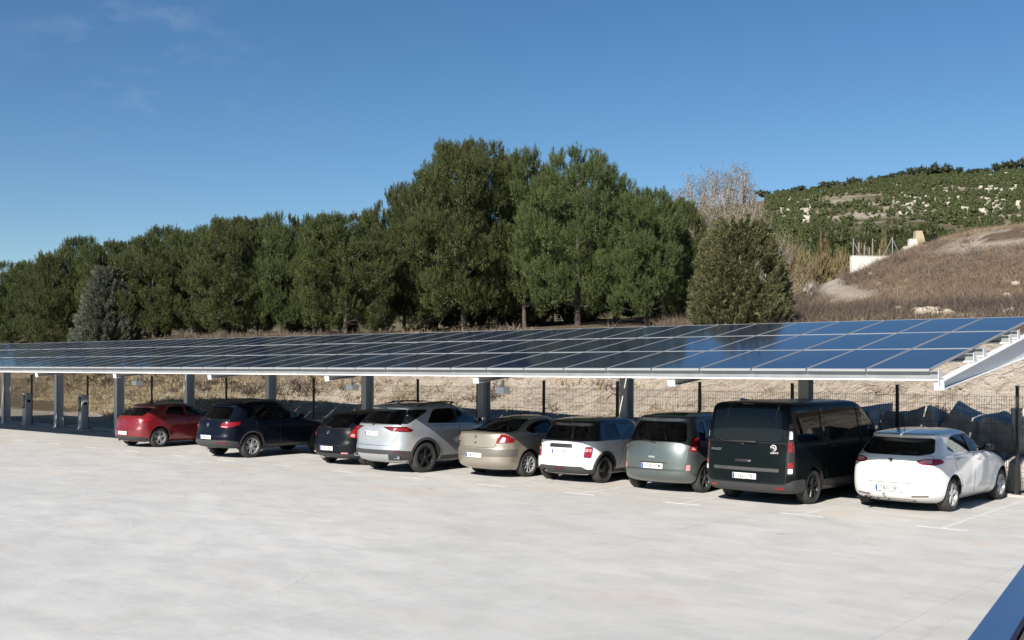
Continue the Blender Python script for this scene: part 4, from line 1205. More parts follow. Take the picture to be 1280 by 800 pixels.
M['glass_black'] = solid('opaque_privacy_glass', (0.006, 0.008, 0.010), 0.03, spec=0.35)
M['beige_dark'] = solid('beige_bumper_strip', (0.13, 0.12, 0.105), 0.55)
P_ = {
    'white': paint('white_paint', (0.78, 0.78, 0.77), 0.0, 0.30, 0.02),
    'green_black': paint('dark_green_paint', (0.003, 0.006, 0.007), 0.0, 0.28, 0.006, 0.10, 0.10),
    'grey_green': paint('grey_green_paint', (0.125, 0.150, 0.147), 0.65, 0.36, 0.03),
    'beige': paint('champagne_paint', (0.36, 0.325, 0.265), 0.55, 0.38, 0.03),
    'silver': paint('silver_paint', (0.50, 0.52, 0.54), 0.6, 0.36, 0.02),
    'black': paint('black_paint', (0.006, 0.007, 0.011), 0.0, 0.28, 0.006, 0.10, 0.10),
    'navy': paint('dark_blue_paint', (0.004, 0.006, 0.014), 0.1, 0.28, 0.006, 0.10, 0.10),
    'red': paint('red_paint', (0.18, 0.007, 0.012), 0.1, 0.30, 0.02),
    'gloss_black': paint('black_roof_paint', (0.008, 0.008, 0.010), 0.0, 0.25, 0.01),
}

def arch_ring(x, z, r0, r1, a0=-12, a1=192, n=18):
    a = np.radians(np.linspace(a0, a1, n))
    return [(x + r1 * math.cos(t), z + r1 * math.sin(t), 0.0) for t in a] + [(x + r0 * math.cos(t), z + r0 * math.sin(t), 0.0) for t in a[::-1]]

def hatch_doors(xr_arch, xb, xf, zs, zb, xq):
    return [[(xr_arch + 0.03, zs), (xb, zs), (xb, zb), (xq, zb + 0.01), (xq, zb - 0.22), (xr_arch - 0.10, zs + 0.36)],
            [(xb + 0.02, zs), (xf - 0.06, zs), (xf, zs + 0.3), (xf, zb - 0.03), (xb + 0.02, zb)]]

CARS = []
# 1. white hatchback, nearest
CARS.append(dict(zmap=[(0, 0), (.5, .5), (.87, .965), (1.0, 1.06), (1.29, 1.36), (1.455, 1.51)], tailgate=[(-.60, .545), (.60, .545), (.68, .70), (.76, .985), (-.76, .985), (-.68, .70)], yaw=R(-3.0), name='hatchback', label='white five-door hatchback parked nearest at the right end of the row', cat='car', pos=(-7.39, 19.82), L=4.315, wb=2.578, ro=0.84, Rw=0.316, paint=P_['white'], belt=0.96, flare=0.03,
    levels=[(.17, .30, 4.10, .70, .40, 2.6, .6, 2.5), (.24, .10, 4.25, .80, .45, 2.5, .7, 2.4), (.36, .015, 4.31, .855, .48, 2.5, .8, 2.3), (.52, .0, 4.315, .872, .5, 2.5, .85, 2.3), (.66, .02, 4.28, .876, .5, 2.5, .9, 2.3),
            (.76, .05, 4.18, .872, .5, 2.5, .95, 2.3), (.84, .07, 3.95, .862, .5, 2.5, 1.0, 2.2), (.91, .09, 3.60, .845, .5, 2.5, .95, 2.2), (.97, .125, 3.22, .815, .5, 2.5, .75, 2.2), (1.06, .21, 3.05, .775, .48, 2.5, .65, 2.2),
            (1.18, .34, 2.82, .715, .45, 2.5, .6, 2.2), (1.29, .46, 2.60, .655, .42, 2.5, .55, 2.3), (1.345, .40, 2.47, .625, .42, 2.6, .5, 2.3), (1.375, .44, 2.40, .59, .42, 2.6, .5, 2.3), (1.41, .75, 2.28, .53, .4, 2.6, .5, 2.3), (1.44, 1.15, 2.1, .42, .35, 2.5, .4, 2.3), (1.455, 1.6, 1.9, .2, .1, 2.2, .1, 2.2)],
    side_windows=[dict(p=[(.84, 1.09, .03), (1.02, 1.035), (1.90, 1.0), (1.86, 1.335), (1.36, 1.335, .15), (.98, 1.22, .1)], mat=M['glass']), dict(p=[(1.98, 1.0), (3.00, .985, .03), (2.46, 1.325), (1.94, 1.345)], mat=M['glass'])],
    rear_window=dict(p=[(-.70, 1.035), (-.5, .995), (.5, .995), (.70, 1.035), (.60, 1.29), (-.60, 1.29)], mat=M['glass_mid']), windscreen=dict(p=[(-.62, 1.0), (.62, 1.0), (.5, 1.33), (-.5, 1.33)]),
    rear_trim=[dict(name='tail_light', both=True, mat=M['red'], r=.05, p=[(.45, .868), (.53, .815), (.82, .806), (1.03, .846), (.92, .912), (.64, .928)], sub=[('reverse_lens', [(.52, .845), (.74, .83), (.74, .90), (.58, .90)], M['pink_lens'])]),
               dict(name='tailgate_seam', mat=M['greyplastic'], off=.003, th=.006, r=.01, p=[(-.46, .49), (-.36, .545), (.36, .545), (.46, .49), (.37, .535), (-.37, .535)]),
               dict(name='rear_reflector', both=True, mat=M['red_dark'], r=.006, p=[(.40, .300), (.70, .312), (.70, .330), (.40, .318)]),
               dict(name='diffuser', mat=M['black'], r=.02, off=.003, p=[(-.45, .20), (.45, .20), (.42, .245), (-.42, .245)])],
    side_trim=[dict(name='window_trim', mat=M['black'], r=.01, off=.003, p=[(1.885, 1.0), (1.99, 1.0), (1.95, 1.33), (1.85, 1.33)])],
    doors=hatch_doors(1.21, 1.93, 2.98, .30, .955, 1.0), mirror=(2.72, 1.0), mirror_mat=M['black'], rim=('five', 5, M['alloy']), plate=(.445, .52, .11), plate_text='7805 HBY', tw=.225,
    badge=dict(kind='slash', y=0, z=.865, h=.075, mat=M['alloy_dark']), letters=[dict(s='L E O N', y=0, z=.765, h=.055, mat=M['alloy'])],
    fit=[('exhaust', .46, .235, .04, .035), ('towbar', .10, True), ('antenna', .72, .10, .20, 1.40), ('box', 'brake_light', (.43, 0, 1.362), (.03, .30, .016), .005, M['red_dark'])], seat_mat=M['seat_light']))
# 2. van
CARS.append(dict(tailgate=[(-.84, .45), (.84, .45), (.86, 1.22), (-.86, 1.22)], yaw=R(-3.0), name='passenger_van', label='tall dark green-black van with a large tinted rear window', cat='van', pos=(-9.92, 19.0), L=5.4, wb=3.498, ro=.99, Rw=.34, paint=P_['green_black'], belt=1.2, flare=.015, taper=.02, boot=.15, floor=.55,
    levels=[(.24, .20, 5.200, .86, .25, 3, .5, 2.6), (.33, .05, 5.350, .94, .26, 2.8, .6, 2.5), (.45, .0, 5.400, .965, .26, 2.8, .6, 2.5), (.60, .0, 5.400, .975, .24, 2.8, .65, 2.4), (.80, .01, 5.350, .978, .24, 2.8, .7, 2.4), (1.0, .025, 5.180, .974, .24, 2.8, .75, 2.3),
            (1.13, .035, 4.820, .966, .24, 2.8, .75, 2.3), (1.20, .04, 4.500, .952, .20, 3, .65, 2.4), (1.45, .055, 4.180, .925, .20, 3, .55, 2.4), (1.70, .075, 3.840, .890, .20, 3, .5, 2.5), (1.86, .095, 3.620, .86, .20, 3, .5, 2.5), (1.94, .115, 3.480, .825, .22, 2.8, .5, 2.5), (1.985, .20, 3.320, .75, .26, 2.7, .5, 2.5), (2.005, .5, 3.060, .60, .3, 2.6, .4, 2.5), (2.02, 1.1, 2.600, .3, .2, 2.4, .2, 2.4)],
    side_windows=[dict(p=[(.40, 1.24), (1.38, 1.24), (1.38, 1.84), (.44, 1.84)], mat=M['glass_dark']), dict(p=[(1.50, 1.24), (3.02, 1.24), (3.02, 1.84), (1.50, 1.84)], mat=M['glass_dark']), dict(p=[(3.18, 1.24), (4.06, 1.22), (3.56, 1.80), (3.18, 1.84)], mat=M['glass'])],
    rear_window=dict(p=[(-.77, 1.25), (.77, 1.25), (.72, 1.88), (-.72, 1.88)], r=.12, hole=False, mat=M['glass_black']), windscreen=dict(p=[(-.78, 1.26), (.78, 1.26), (.66, 1.82), (-.66, 1.82)]),
    rear_trim=[dict(name='tail_light', both=True, mat=M['black'], r=.03, p=[(.865, .62), (1.02, .62), (.99, 1.60), (.88, 1.60)], off=.010, th=.02, sub=[('reverse_lens', [(.895, 1.30), (.965, 1.30), (.96, 1.46), (.90, 1.46)], M['white_lens']), ('marker_lens', [(.90, 1.49), (.955, 1.49), (.95, 1.57), (.90, 1.57)], M['red_dark']), ('brake_lens', [(.88, 1.06), (.995, 1.06), (.985, 1.25), (.885, 1.25)], M['red']), ('fog_lens', [(.885, .755), (.985, .755), (.98, .86), (.89, .86)], M['red']), ('lower_lens', [(.885, .65), (.975, .65), (.975, .745), (.89, .745)], M['white_lens'])]),
               dict(name='rear_bumper', mat=M['greyplastic'], r=.04, off=.016, th=.03, p=[(-1.40, .27), (1.40, .27), (1.40, .52), (1.0, .52), (.80, .43), (-.80, .43), (-1.0, .52), (-1.40, .52)]),
               dict(name='tailgate_strip', mat=M['greyplastic'], r=.02, off=.010, p=[(-.72, .67), (.72, .67), (.72, .735), (-.72, .735)]),
               dict(name='rear_reflector', both=True, mat=M['red'], r=.01, off=.02, p=[(.64, .34), (.80, .34), (.80, .385), (.64, .385)])],
    side_trim=[dict(name='window_surround', mat=M['glass_black'], r=.02, off=.003, p=[(1.385, 1.20), (1.495, 1.20), (1.495, 1.87), (1.385, 1.87)]), dict(name='window_surround', mat=M['glass_black'], r=.02, off=.003, p=[(3.025, 1.20), (3.175, 1.20), (3.175, 1.87), (3.025, 1.87)]),
               dict(name='sill_trim', mat=M['greyplastic'], r=.03, off=.008, p=[(1.42, .34), (4.06, .34), (4.06, .46), (1.42, .46)])],
    doors=[[(1.50, .48), (3.06, .48), (3.06, 1.19), (1.50, 1.19)], [(3.10, .48), (4.00, .48), (4.18, .70), (4.20, 1.12), (3.10, 1.19)]], handle_mat=M['black'], mirror=(4.02, 1.2), mirror_h=1.7, mirror_mat=M['black'], rim=('wide', 6, M['alloy_dark']), inset=.04, plate=(.565, .52, .11), plate_text='3620 JTB', tw=.225, head=(.75, 1.0),
    letters=[dict(s='PALEXTTE', y=.60, z=1.055, h=.062, mat=M['alloy_grey'], xs=1.25), dict(s='TALENTO', y=-.60, z=1.035, h=.045, mat=M['alloy'], xs=1.1)], badge=dict(kind='ring', y=-.60, z=1.13, h=.125, bolt=True, mat=M['white_lens'], mat2=M['alloy_grey']),
    fit=[('wiper', .05, 1.19, .52, 0.10), ('box', 'wiper_cover', (-.0, .05, 1.235), (.05, .62, .04), .015, M['black']), ('box', 'tailgate_handle', (-.005, .02, .86), (.05, .36, .06), .015, M['black']), ('box', 'latch', (-.02, -.12, .865), (.04, .06, .03), .01, M['chrome']), ('box', 'brake_light', (.15, 0, 1.965), (.03, .26, .022), .006, M['red_dark']), ('antenna', 2.4, .03, .06)],
    seats=(3.45, 1.05), more_seats=[(2.2, (-.55, 0, .55), .48)]))
# 3. grey green people carrier
CARS.append(dict(zmap=[(0, 0), (.5, .52), (1.07, 1.09), (1.44, 1.51), (1.62, 1.70)], tailgate=[(-.74, .495), (.74, .495), (.80, .80), (.80, 1.05), (-.80, 1.05), (-.80, .80)], name='people_carrier', label='grey-green people carrier with a big rear window and diamond badge', cat='car', pos=(-12.44, 19.58), L=4.26, wb=2.685, ro=.74, Rw=.318, paint=P_['grey_green'], belt=1.02, flare=.03,
    levels=[(.20, .22, 4.10, .76, .40, 2.6, .6, 2.5), (.28, .06, 4.2, .85, .42, 2.6, .7, 2.4), (.40, .0, 4.25, .892, .44, 2.6, .75, 2.4), (.46, .0, 4.26, .90, .44, 2.6, .75, 2.4), (.49, .03, 4.26, .902, .44, 2.6, .75, 2.4), (.65, .035, 4.24, .905, .44, 2.6, .8, 2.4), (.80, .05, 4.12, .90, .44, 2.6, .85, 2.3), (.90, .07, 3.90, .893, .44, 2.6, .9, 2.3), (.98, .095, 3.62, .882, .42, 2.6, .85, 2.3),
            (1.04, .12, 3.32, .865, .42, 2.6, .7, 2.3), (1.18, .18, 3.08, .82, .40, 2.6, .6, 2.3), (1.34, .27, 2.78, .755, .38, 2.6, .55, 2.3), (1.46, .34, 2.5, .70, .36, 2.6, .5, 2.4), (1.51, .33, 2.38, .67, .36, 2.6, .5, 2.4), (1.545, .42, 2.28, .63, .36, 2.6, .5, 2.4), (1.58, .75, 2.15, .54, .36, 2.5, .4, 2.4), (1.605, 1.1, 2.0, .42, .3, 2.4, .3, 2.3), (1.62, 1.5, 1.8, .2, .1, 2.2, .1, 2.2)],
    side_windows=[dict(p=[(.56, 1.10), (.86, 1.08), (.92, 1.44), (.72, 1.42)], mat=M['glass_mid']), dict(p=[(.96, 1.06), (1.80, 1.05), (1.78, 1.46), (1.02, 1.46)], mat=M['glass_mid']), dict(p=[(1.88, 1.05), (2.92, 1.04), (2.42, 1.44), (1.86, 1.46)], mat=M['glass'])],
    rear_window=dict(p=[(-.72, 1.07), (.72, 1.07), (.60, 1.44), (-.60, 1.44)], r=.10, mat=M['glass_mid']), windscreen=dict(p=[(-.68, 1.08), (.68, 1.08), (.55, 1.46), (-.55, 1.46)]),
    rear_trim=[dict(name='tail_light', both=True, mat=M['red'], r=.04, p=[(.82, .89), (.92, .86), (1.10, .93), (1.10, 1.06), (.92, 1.19), (.83, 1.13)], sub=[('reverse_lens', [(.86, .91), (.98, .91), (1.0, .98), (.87, .98)], M['pink_lens'])]),
               dict(name='rear_reflector', both=True, mat=M['pink_lens'], r=.015, p=[(.76, .48), (.85, .48), (.86, .60), (.77, .60)]),
               dict(name='tailgate_strip', mat=M['black'], r=.008, off=.008, p=[(-.34, .622), (.34, .622), (.34, .640), (-.34, .640)]),],
    roof_trim=[dict(name='glass_roof', mat=M['glass_black'], p=[(.62, -.42), (1.95, -.42), (1.95, .42), (.62, .42)])],  # added dark patch; the roof's dark reflection is put into its colour
    side_trim=[], doors=hatch_doors(1.13, 1.84, 2.98, .31, 1.01, .94), mirror=(2.78, 1.06), rim=('five', 5, M['alloy_grey']), plate=(.555, .52, .11), plate_text='4738 DCM', tw=.205,
    badge=dict(kind='diamond', y=0, z=.885, h=.10), letters=[dict(s='SCENIC', y=.02, z=.745, h=.045, mat=M['alloy'])],
    fit=[('wiper', 0.0, 1.075, .46, 0.15), ('antenna', .9, .05, .16, 1.585), ('box', 'brake_light', (.345, 0, 1.49), (.03, .26, .016), .005, M['red_dark'])], seat_mat=M['seat']))
# 4. white small hatchback with black roof
CARS.append(dict(zmap=[(0, 0), (.7, .70), (.932, .975), (1.41, 1.50)], tailgate=[(-.58, .62), (.58, .62), (.62, .92), (-.62, .92)], name='small_hatchback', label='small white hatchback with a black roof and black wheels', cat='car', pos=(-15.13, 19.84), L=3.82, wb=2.495, ro=.66, Rw=.318, paint=P_['white'], belt=.95, flare=.02, roof_split=.932, roof_mat=P_['gloss_black'], boot=.2,
    levels=[(.19, .22, 3.68, .72, .40, 2.6, .6, 2.5), (.27, .06, 3.76, .815, .42, 2.6, .65, 2.4), (.38, .0, 3.81, .85, .44, 2.5, .7, 2.3), (.52, .0, 3.82, .862, .46, 2.5, .75, 2.3), (.62, .03, 3.79, .8635, .46, 2.5, .8, 2.3), (.75, .055, 3.68, .858, .46, 2.5, .8, 2.3), (.85, .08, 3.48, .848, .46, 2.5, .8, 2.2), (.932, .11, 3.05, .828, .46, 2.5, .7, 2.2), (.98, .15, 2.78, .805, .45, 2.5, .6, 2.3),
            (1.12, .25, 2.60, .745, .42, 2.5, .5, 2.4), (1.25, .345, 2.44, .69, .40, 2.5, .45, 2.4), (1.30, .33, 2.37, .665, .40, 2.6, .45, 2.5), (1.335, .37, 2.28, .635, .38, 2.6, .45, 2.5), (1.37, .60, 2.15, .565, .38, 2.6, .4, 2.5), (1.395, .95, 2.0, .45, .3, 2.5, .35, 2.4), (1.41, 1.3, 1.7, .2, .1, 2.2, .1, 2.2)],
    side_windows=[dict(p=[(.72, .985), (1.32, .975), (1.30, 1.265), (.82, 1.265)], mat=M['glass_mid']), dict(p=[(1.40, .975), (2.52, .965), (2.30, 1.255), (1.38, 1.268)], mat=M['glass'])],
    rear_window=dict(p=[(-.60, .975), (.60, .975), (.52, 1.235), (-.52, 1.235)], r=.07, mat=M['glass_mid']), windscreen=dict(p=[(-.62, 1.0), (.62, 1.0), (.54, 1.28), (-.54, 1.28)]),
    rear_trim=[dict(name='tail_light', both=True, mat=M['chrome'], r=.05, p=[(.61, .59), (.81, .59), (.83, .82), (.64, .84)], sub=[('lens', [(.625, .605), (.795, .605), (.812, .81), (.652, .825)], M['red']), ('reverse_lens', [(.645, .73), (.79, .73), (.795, .785), (.655, .79)], M['pink_lens'])]),
               dict(name='tailgate_handle', mat=M['black'], r=.035, off=.016, th=.03, p=[(-.33, .80), (.33, .80), (.31, .875), (-.31, .875)]),
               dict(name='rear_bumper', mat=M['greyplastic'], r=.04, off=.007, th=.014, p=[(-1.16, .225), (1.16, .225), (1.14, .33), (.70, .335), (.60, .40), (-.60, .40), (-.70, .335), (-1.14, .33)]),
               dict(name='fog_light', mat=M['red_dark'], r=.012, off=.012, p=[(-.13, .32), (.13, .32), (.13, .365), (-.13, .365)]),],
    side_trim=[dict(name='arch_trim', mat=M['greyplastic'], r=0, off=.008, p=arch_ring(.66, .318, .372, .425)), dict(name='arch_trim', mat=M['greyplastic'], r=0, off=.008, p=arch_ring(3.155, .318, .372, .425)), dict(name='sill_trim', mat=M['greyplastic'], r=.02, off=.008, p=[(1.08, .215), (2.74, .215), (2.74, .30), (1.08, .30)])],
    doors=[[(1.16, .32), (2.66, .32), (2.66, .90), (1.36, .925), (1.36, .62)]], mirror=(2.40, .99), mirror_mat=M['black'], rim=('twin', 7, M['alloy_dark']), plate=(.725, .46, .11), plate_text='1707 LFR', tw=.205,
    badge=dict(kind='bar', y=0, z=.84, h=.035), fit=[('exhaust', .42, .29, -.02, .036), ('box', 'brake_light', (.335, 0, 1.285), (.03, .22, .014), .004, M['red_dark']), ('antenna', .62, .05, .14, 1.36)]))
# 5. champagne saloon
CARS.append(dict(tailgate=[(-.58, .74), (.58, .74), (.66, 1.055), (-.66, 1.055)], tailgate_name='boot_lid', yaw=R(-3.0), name='saloon_car', seats=(2.15, 1.62), floor=.34, label='champagne beige saloon with a raised boot lid', cat='car', pos=(-17.38, 19.42), L=4.50, wb=2.686, ro=1.02, Rw=.314, paint=P_['beige'], belt=.99, flare=.028, boot=.55,
    levels=[(.19, .26, 4.34, .74, .45, 2.6, .6, 2.5), (.27, .07, 4.43, .83, .48, 2.5, .7, 2.4), (.40, .0, 4.49, .873, .5, 2.5, .8, 2.3), (.56, .0, 4.50, .884, .5, 2.5, .85, 2.3), (.68, .02, 4.44, .887, .5, 2.5, .9, 2.3), (.72, .045, 4.40, .887, .5, 2.5, .9, 2.3), (.80, .05, 4.25, .884, .5, 2.5, .95, 2.2), (.90, .055, 3.85, .874, .5, 2.5, .95, 2.2), (.97, .06, 3.42, .862, .48, 2.5, .8, 2.2),
            (1.05, .075, 3.18, .842, .46, 2.5, .65, 2.2), (1.085, .12, 3.10, .828, .46, 2.6, .6, 2.2), (1.10, .26, 3.06, .815, .46, 2.6, .6, 2.2), (1.115, .45, 3.02, .80, .46, 2.6, .6, 2.2), (1.14, .60, 2.96, .785, .46, 2.6, .6, 2.2), (1.24, .85, 2.74, .73, .45, 2.5, .55, 2.3), (1.34, 1.12, 2.52, .665, .45, 2.5, .5, 2.3), (1.39, 1.32, 2.40, .615, .4, 2.5, .45, 2.3), (1.425, 1.6, 2.3, .53, .3, 2.5, .35, 2.3), (1.45, 1.85, 2.2, .4, .15, 2.4, .18, 2.3), (1.46, 2.0, 2.15, .2, .06, 2.2, .06, 2.2)],
    side_windows=[dict(p=[(1.00, 1.13, .04), (1.16, 1.06), (2.06, 1.03), (2.02, 1.37), (1.60, 1.36, .12), (1.16, 1.24, .1)], mat=M['glass_mid']), dict(p=[(2.14, 1.03), (3.00, 1.02), (2.52, 1.33), (2.10, 1.36)], mat=M['glass'])],
    rear_window=dict(p=[(-.68, 1.15), (.68, 1.15), (.54, 1.385), (-.54, 1.385)], r=.06, x=0, mat=M['glass_mid']), windscreen=dict(p=[(-.64, 1.05), (.64, 1.05), (.5, 1.35), (-.5, 1.35)]),
    rear_trim=[dict(name='tail_light', both=True, mat=M['red'], r=.025, p=[(.60, .84), (.70, 1.06), (.84, 1.05), (1.10, .93), (1.04, .86)], sub=[('reverse_lens', [(.69, .865), (.82, .87), (.84, .98), (.76, .99)], M['white_lens'])]),
               dict(name='bumper_strip', mat=M['beige_dark'], r=.03, off=.010, th=.02, p=[(-1.22, .53), (1.22, .53), (1.22, .70), (-1.22, .70)]),
                              dict(name='boot_lock', mat=M['black'], r=.02, off=.008, p=[(-.03, .825), (.03, .825), (.03, .865), (-.03, .865)])],
    side_trim=[], doors=hatch_doors(1.39, 2.10, 3.12, .30, .985, 1.22), mirror=(2.84, 1.05), rim=('thin', 9, M['alloy']), plate=(.545, .52, .11), plate_text='0691 DLT', tw=.205,
    badge=dict(kind='diamond', y=0, z=.995, h=.085, mat=M['alloy_grey']), fit=[('antenna', 1.65, .06, .12, 1.43), ('box', 'brake_light', (1.06, 0, 1.33), (.03, .2, .014), .004, M['red_dark'])]))
# 6. silver large SUV
CARS.append(dict(tailgate=[(-.62, .71), (.62, .71), (.82, .98), (.88, 1.215), (-.88, 1.215), (-.82, .98)], yaw=R(-2.5), name='sport_utility_vehicle', label='large silver SUV with black roof rails, twin exhaust trims and dark wheels', cat='car', pos=(-20.12, 18.55), L=4.92, wb=2.995, ro=1.0, Rw=.388, paint=P_['silver'], belt=1.17, flare=.03, arch=.45, boot=.35, floor=.55,
    levels=[(.25, .34, 4.70, .80, .45, 2.6, .6, 2.5), (.34, .12, 4.82, .90, .5, 2.5, .75, 2.4), (.44, .03, 4.88, .94, .52, 2.5, .85, 2.3), (.58, .0, 4.92, .96, .54, 2.5, .9, 2.3), (.68, .02, 4.92, .968, .54, 2.5, .9, 2.3), (.80, .045, 4.88, .973, .54, 2.5, .95, 2.3), (.95, .05, 4.70, .974, .54, 2.5, 1.0, 2.3), (1.06, .055, 4.35, .965, .54, 2.5, 1.0, 2.2), (1.13, .065, 3.85, .952, .54, 2.5, .9, 2.2), (1.19, .10, 3.55, .93, .52, 2.5, .75, 2.2),
            (1.30, .20, 3.32, .89, .5, 2.5, .65, 2.3), (1.45, .33, 3.02, .825, .48, 2.5, .6, 2.3), (1.58, .45, 2.76, .765, .46, 2.5, .55, 2.3), (1.64, .42, 2.62, .73, .46, 2.6, .5, 2.4), (1.675, .46, 2.54, .70, .46, 2.6, .5, 2.4), (1.71, .72, 2.45, .63, .45, 2.6, .5, 2.4), (1.74, 1.15, 2.3, .50, .4, 2.5, .45, 2.4), (1.76, 1.7, 2.1, .2, .1, 2.2, .1, 2.2)],
    side_windows=[dict(p=[(1.12, 1.25), (2.16, 1.22), (2.14, 1.605), (1.55, 1.605), (1.40, 1.56)], mat=M['glass_dark']), dict(p=[(2.24, 1.22), (3.28, 1.20), (2.72, 1.57), (2.22, 1.60)], mat=M['glass'])],
    rear_window=dict(p=[(-.80, 1.235), (.80, 1.235), (.66, 1.60), (-.66, 1.60)], r=.05, mat=M['glass_dark'], hole=True), windscreen=dict(p=[(-.72, 1.25), (.72, 1.25), (.58, 1.58), (-.58, 1.58)]),
    rear_trim=[dict(name='quarter_window', both=True, mat=M['glass_black'], r=.03, off=.003, p=[(.83, 1.24), (.98, 1.245), (1.34, 1.53), (1.28, 1.59), (.73, 1.595), (.75, 1.50)]),
               dict(name='tail_light', both=True, mat=M['red_dark'], r=.02, p=[(.36, 1.175), (1.0, 1.18), (1.24, 1.09), (1.14, 1.045), (.66, 1.06)], sub=[('brake_lens', [(.64, 1.085), (1.08, 1.075), (1.04, 1.135), (.54, 1.145)], M['red']), ('reverse_lens', [(.70, 1.11), (.75, 1.11), (.75, 1.135), (.70, 1.135)], M['white_lens'])]),
               dict(name='rear_bumper', mat=M['greyplastic'], r=.04, off=.008, th=.02, p=[(-1.22, .34), (1.22, .34), (1.22, .56), (.85, .60), (-.85, .60), (-1.22, .56)]),
               dict(name='skid_plate', mat=P_['silver'], r=.04, off=.018, th=.03, p=[(-.52, .33), (.52, .33), (.60, .49), (-.60, .49)]),
               dict(name='rear_reflector', both=True, mat=M['red_dark'], r=.01, off=.014, p=[(.74, .535), (1.0, .515), (1.0, .54), (.74, .56)])],
    roof_trim=[dict(name='glass_roof', mat=M['glass_black'], p=[(.85, -.48), (2.25, -.46), (2.25, .46), (.85, .48)])],  # black glass panel; its colour also stands in for the reflected canopy underside
    side_trim=[dict(name='arch_trim', mat=M['greyplastic'], r=0, off=.008, p=arch_ring(1.0, .388, .452, .515)), dict(name='arch_trim', mat=M['greyplastic'], r=0, off=.008, p=arch_ring(3.995, .388, .452, .515)), dict(name='sill_trim', mat=M['greyplastic'], r=.02, off=.008, p=[(1.55, .29), (3.45, .29), (3.45, .40), (1.55, .40)]), dict(name='window_trim', mat=M['black'], r=.01, off=.003, p=[(2.165, 1.22), (2.235, 1.22), (2.215, 1.61), (2.145, 1.61)])],
    doors=hatch_doors(1.46, 2.20, 3.40, .42, 1.17, 1.40), mirror=(3.08, 1.22), rim=('five', 5, M['alloy_dark']), plate=(1.00, .52, .11), plate_text='4761 LKT', tw=.265, inset=.02, head=(.78, .98),
    badge=dict(kind='ring', y=0, z=1.21, h=.085, star=True), fit=[('exhaust_trim', -.74, .42, .24, .085), ('exhaust_trim', .74, .42, .24, .085), ('rails', .95, 2.75, .05, 1.665, .055), ('fin', .85), ('box', 'brake_light', (.41, 0, 1.62), (.03, .34, .016), .005, M['red_dark']), ('wiper', 0.0, 1.24, .42, 0.1)]))
# 7. black hatchback half hidden
CARS.append(dict(tailgate=[(-.56, .56), (.56, .56), (.66, .80), (.70, 1.0), (-.70, 1.0), (-.66, .80)], name='hatchback', label='black hatchback with tall red tail lights, half hidden by the silver SUV', cat='car', pos=(-22.62, 19.25), L=4.27, wb=2.608, ro=.78, Rw=.316, paint=P_['black'], belt=.97, flare=.02,
    levels=[(.18, .28, 4.08, .72, .42, 2.6, .6, 2.5), (.26, .08, 4.22, .82, .45, 2.5, .7, 2.4), (.38, .0, 4.26, .868, .48, 2.5, .8, 2.3), (.55, .0, 4.27, .882, .5, 2.5, .85, 2.3), (.68, .04, 4.22, .884, .5, 2.5, .9, 2.3), (.80, .06, 4.05, .88, .5, 2.5, .95, 2.2), (.88, .075, 3.75, .87, .5, 2.5, .9, 2.2), (.96, .10, 3.30, .85, .5, 2.5, .8, 2.2), (1.05, .16, 3.08, .81, .48, 2.5, .65, 2.2),
            (1.18, .32, 2.82, .745, .46, 2.5, .6, 2.2), (1.29, .50, 2.58, .68, .44, 2.5, .55, 2.3), (1.35, .54, 2.44, .64, .42, 2.6, .5, 2.3), (1.385, .66, 2.36, .595, .42, 2.6, .5, 2.3), (1.42, .95, 2.25, .52, .4, 2.6, .5, 2.3), (1.45, 1.3, 2.1, .4, .3, 2.5, .3, 2.3), (1.47, 1.6, 1.9, .2, .1, 2.2, .1, 2.2)],
    side_windows=[dict(p=[(1.0, 1.05), (1.86, 1.02), (1.84, 1.34), (1.2, 1.32)], mat=M['glass_mid']), dict(p=[(1.94, 1.02), (2.86, 1.0), (2.42, 1.32), (1.92, 1.34)], mat=M['glass'])],
    rear_window=dict(p=[(-.60, 1.02), (.60, 1.02), (.54, 1.31), (-.54, 1.31)], mat=M['glass_mid']), windscreen=dict(p=[(-.62, 1.03), (.62, 1.03), (.5, 1.34), (-.5, 1.34)]),
    rear_trim=[dict(name='tail_light', both=True, mat=M['red'], r=.03, p=[(.70, .78), (.90, .75), (1.06, .84), (.96, 1.08), (.82, 1.12)], sub=[('reverse_lens', [(.74, .80), (.86, .78), (.86, .86), (.77, .87)], M['pink_lens'])]),
               dict(name='bumper_strip', mat=M['greyplastic'], r=.02, off=.008, p=[(-1.1, .26), (1.1, .26), (1.1, .33), (-1.1, .33)]),
               dict(name='rear_reflector', both=True, mat=M['pink_lens'], r=.01, off=.012, p=[(.52, .335), (.72, .335), (.72, .37), (.52, .37)])],
    side_trim=[], doors=hatch_doors(1.15, 1.90, 2.96, .31, .965, .98), mirror=(2.72, 1.02), rim=('thin', 9, M['alloy']), plate=(.465, .52, .11), plate_text='6913 FJJ', tw=.205,
    badge=dict(kind='chevron', y=0, z=.90, h=.11), fit=[('towcap', .30, .22, .10), ('antenna', 1.1, .06, .12, 1.43), ('wiper', 0, 1.03, .4, .12)]))
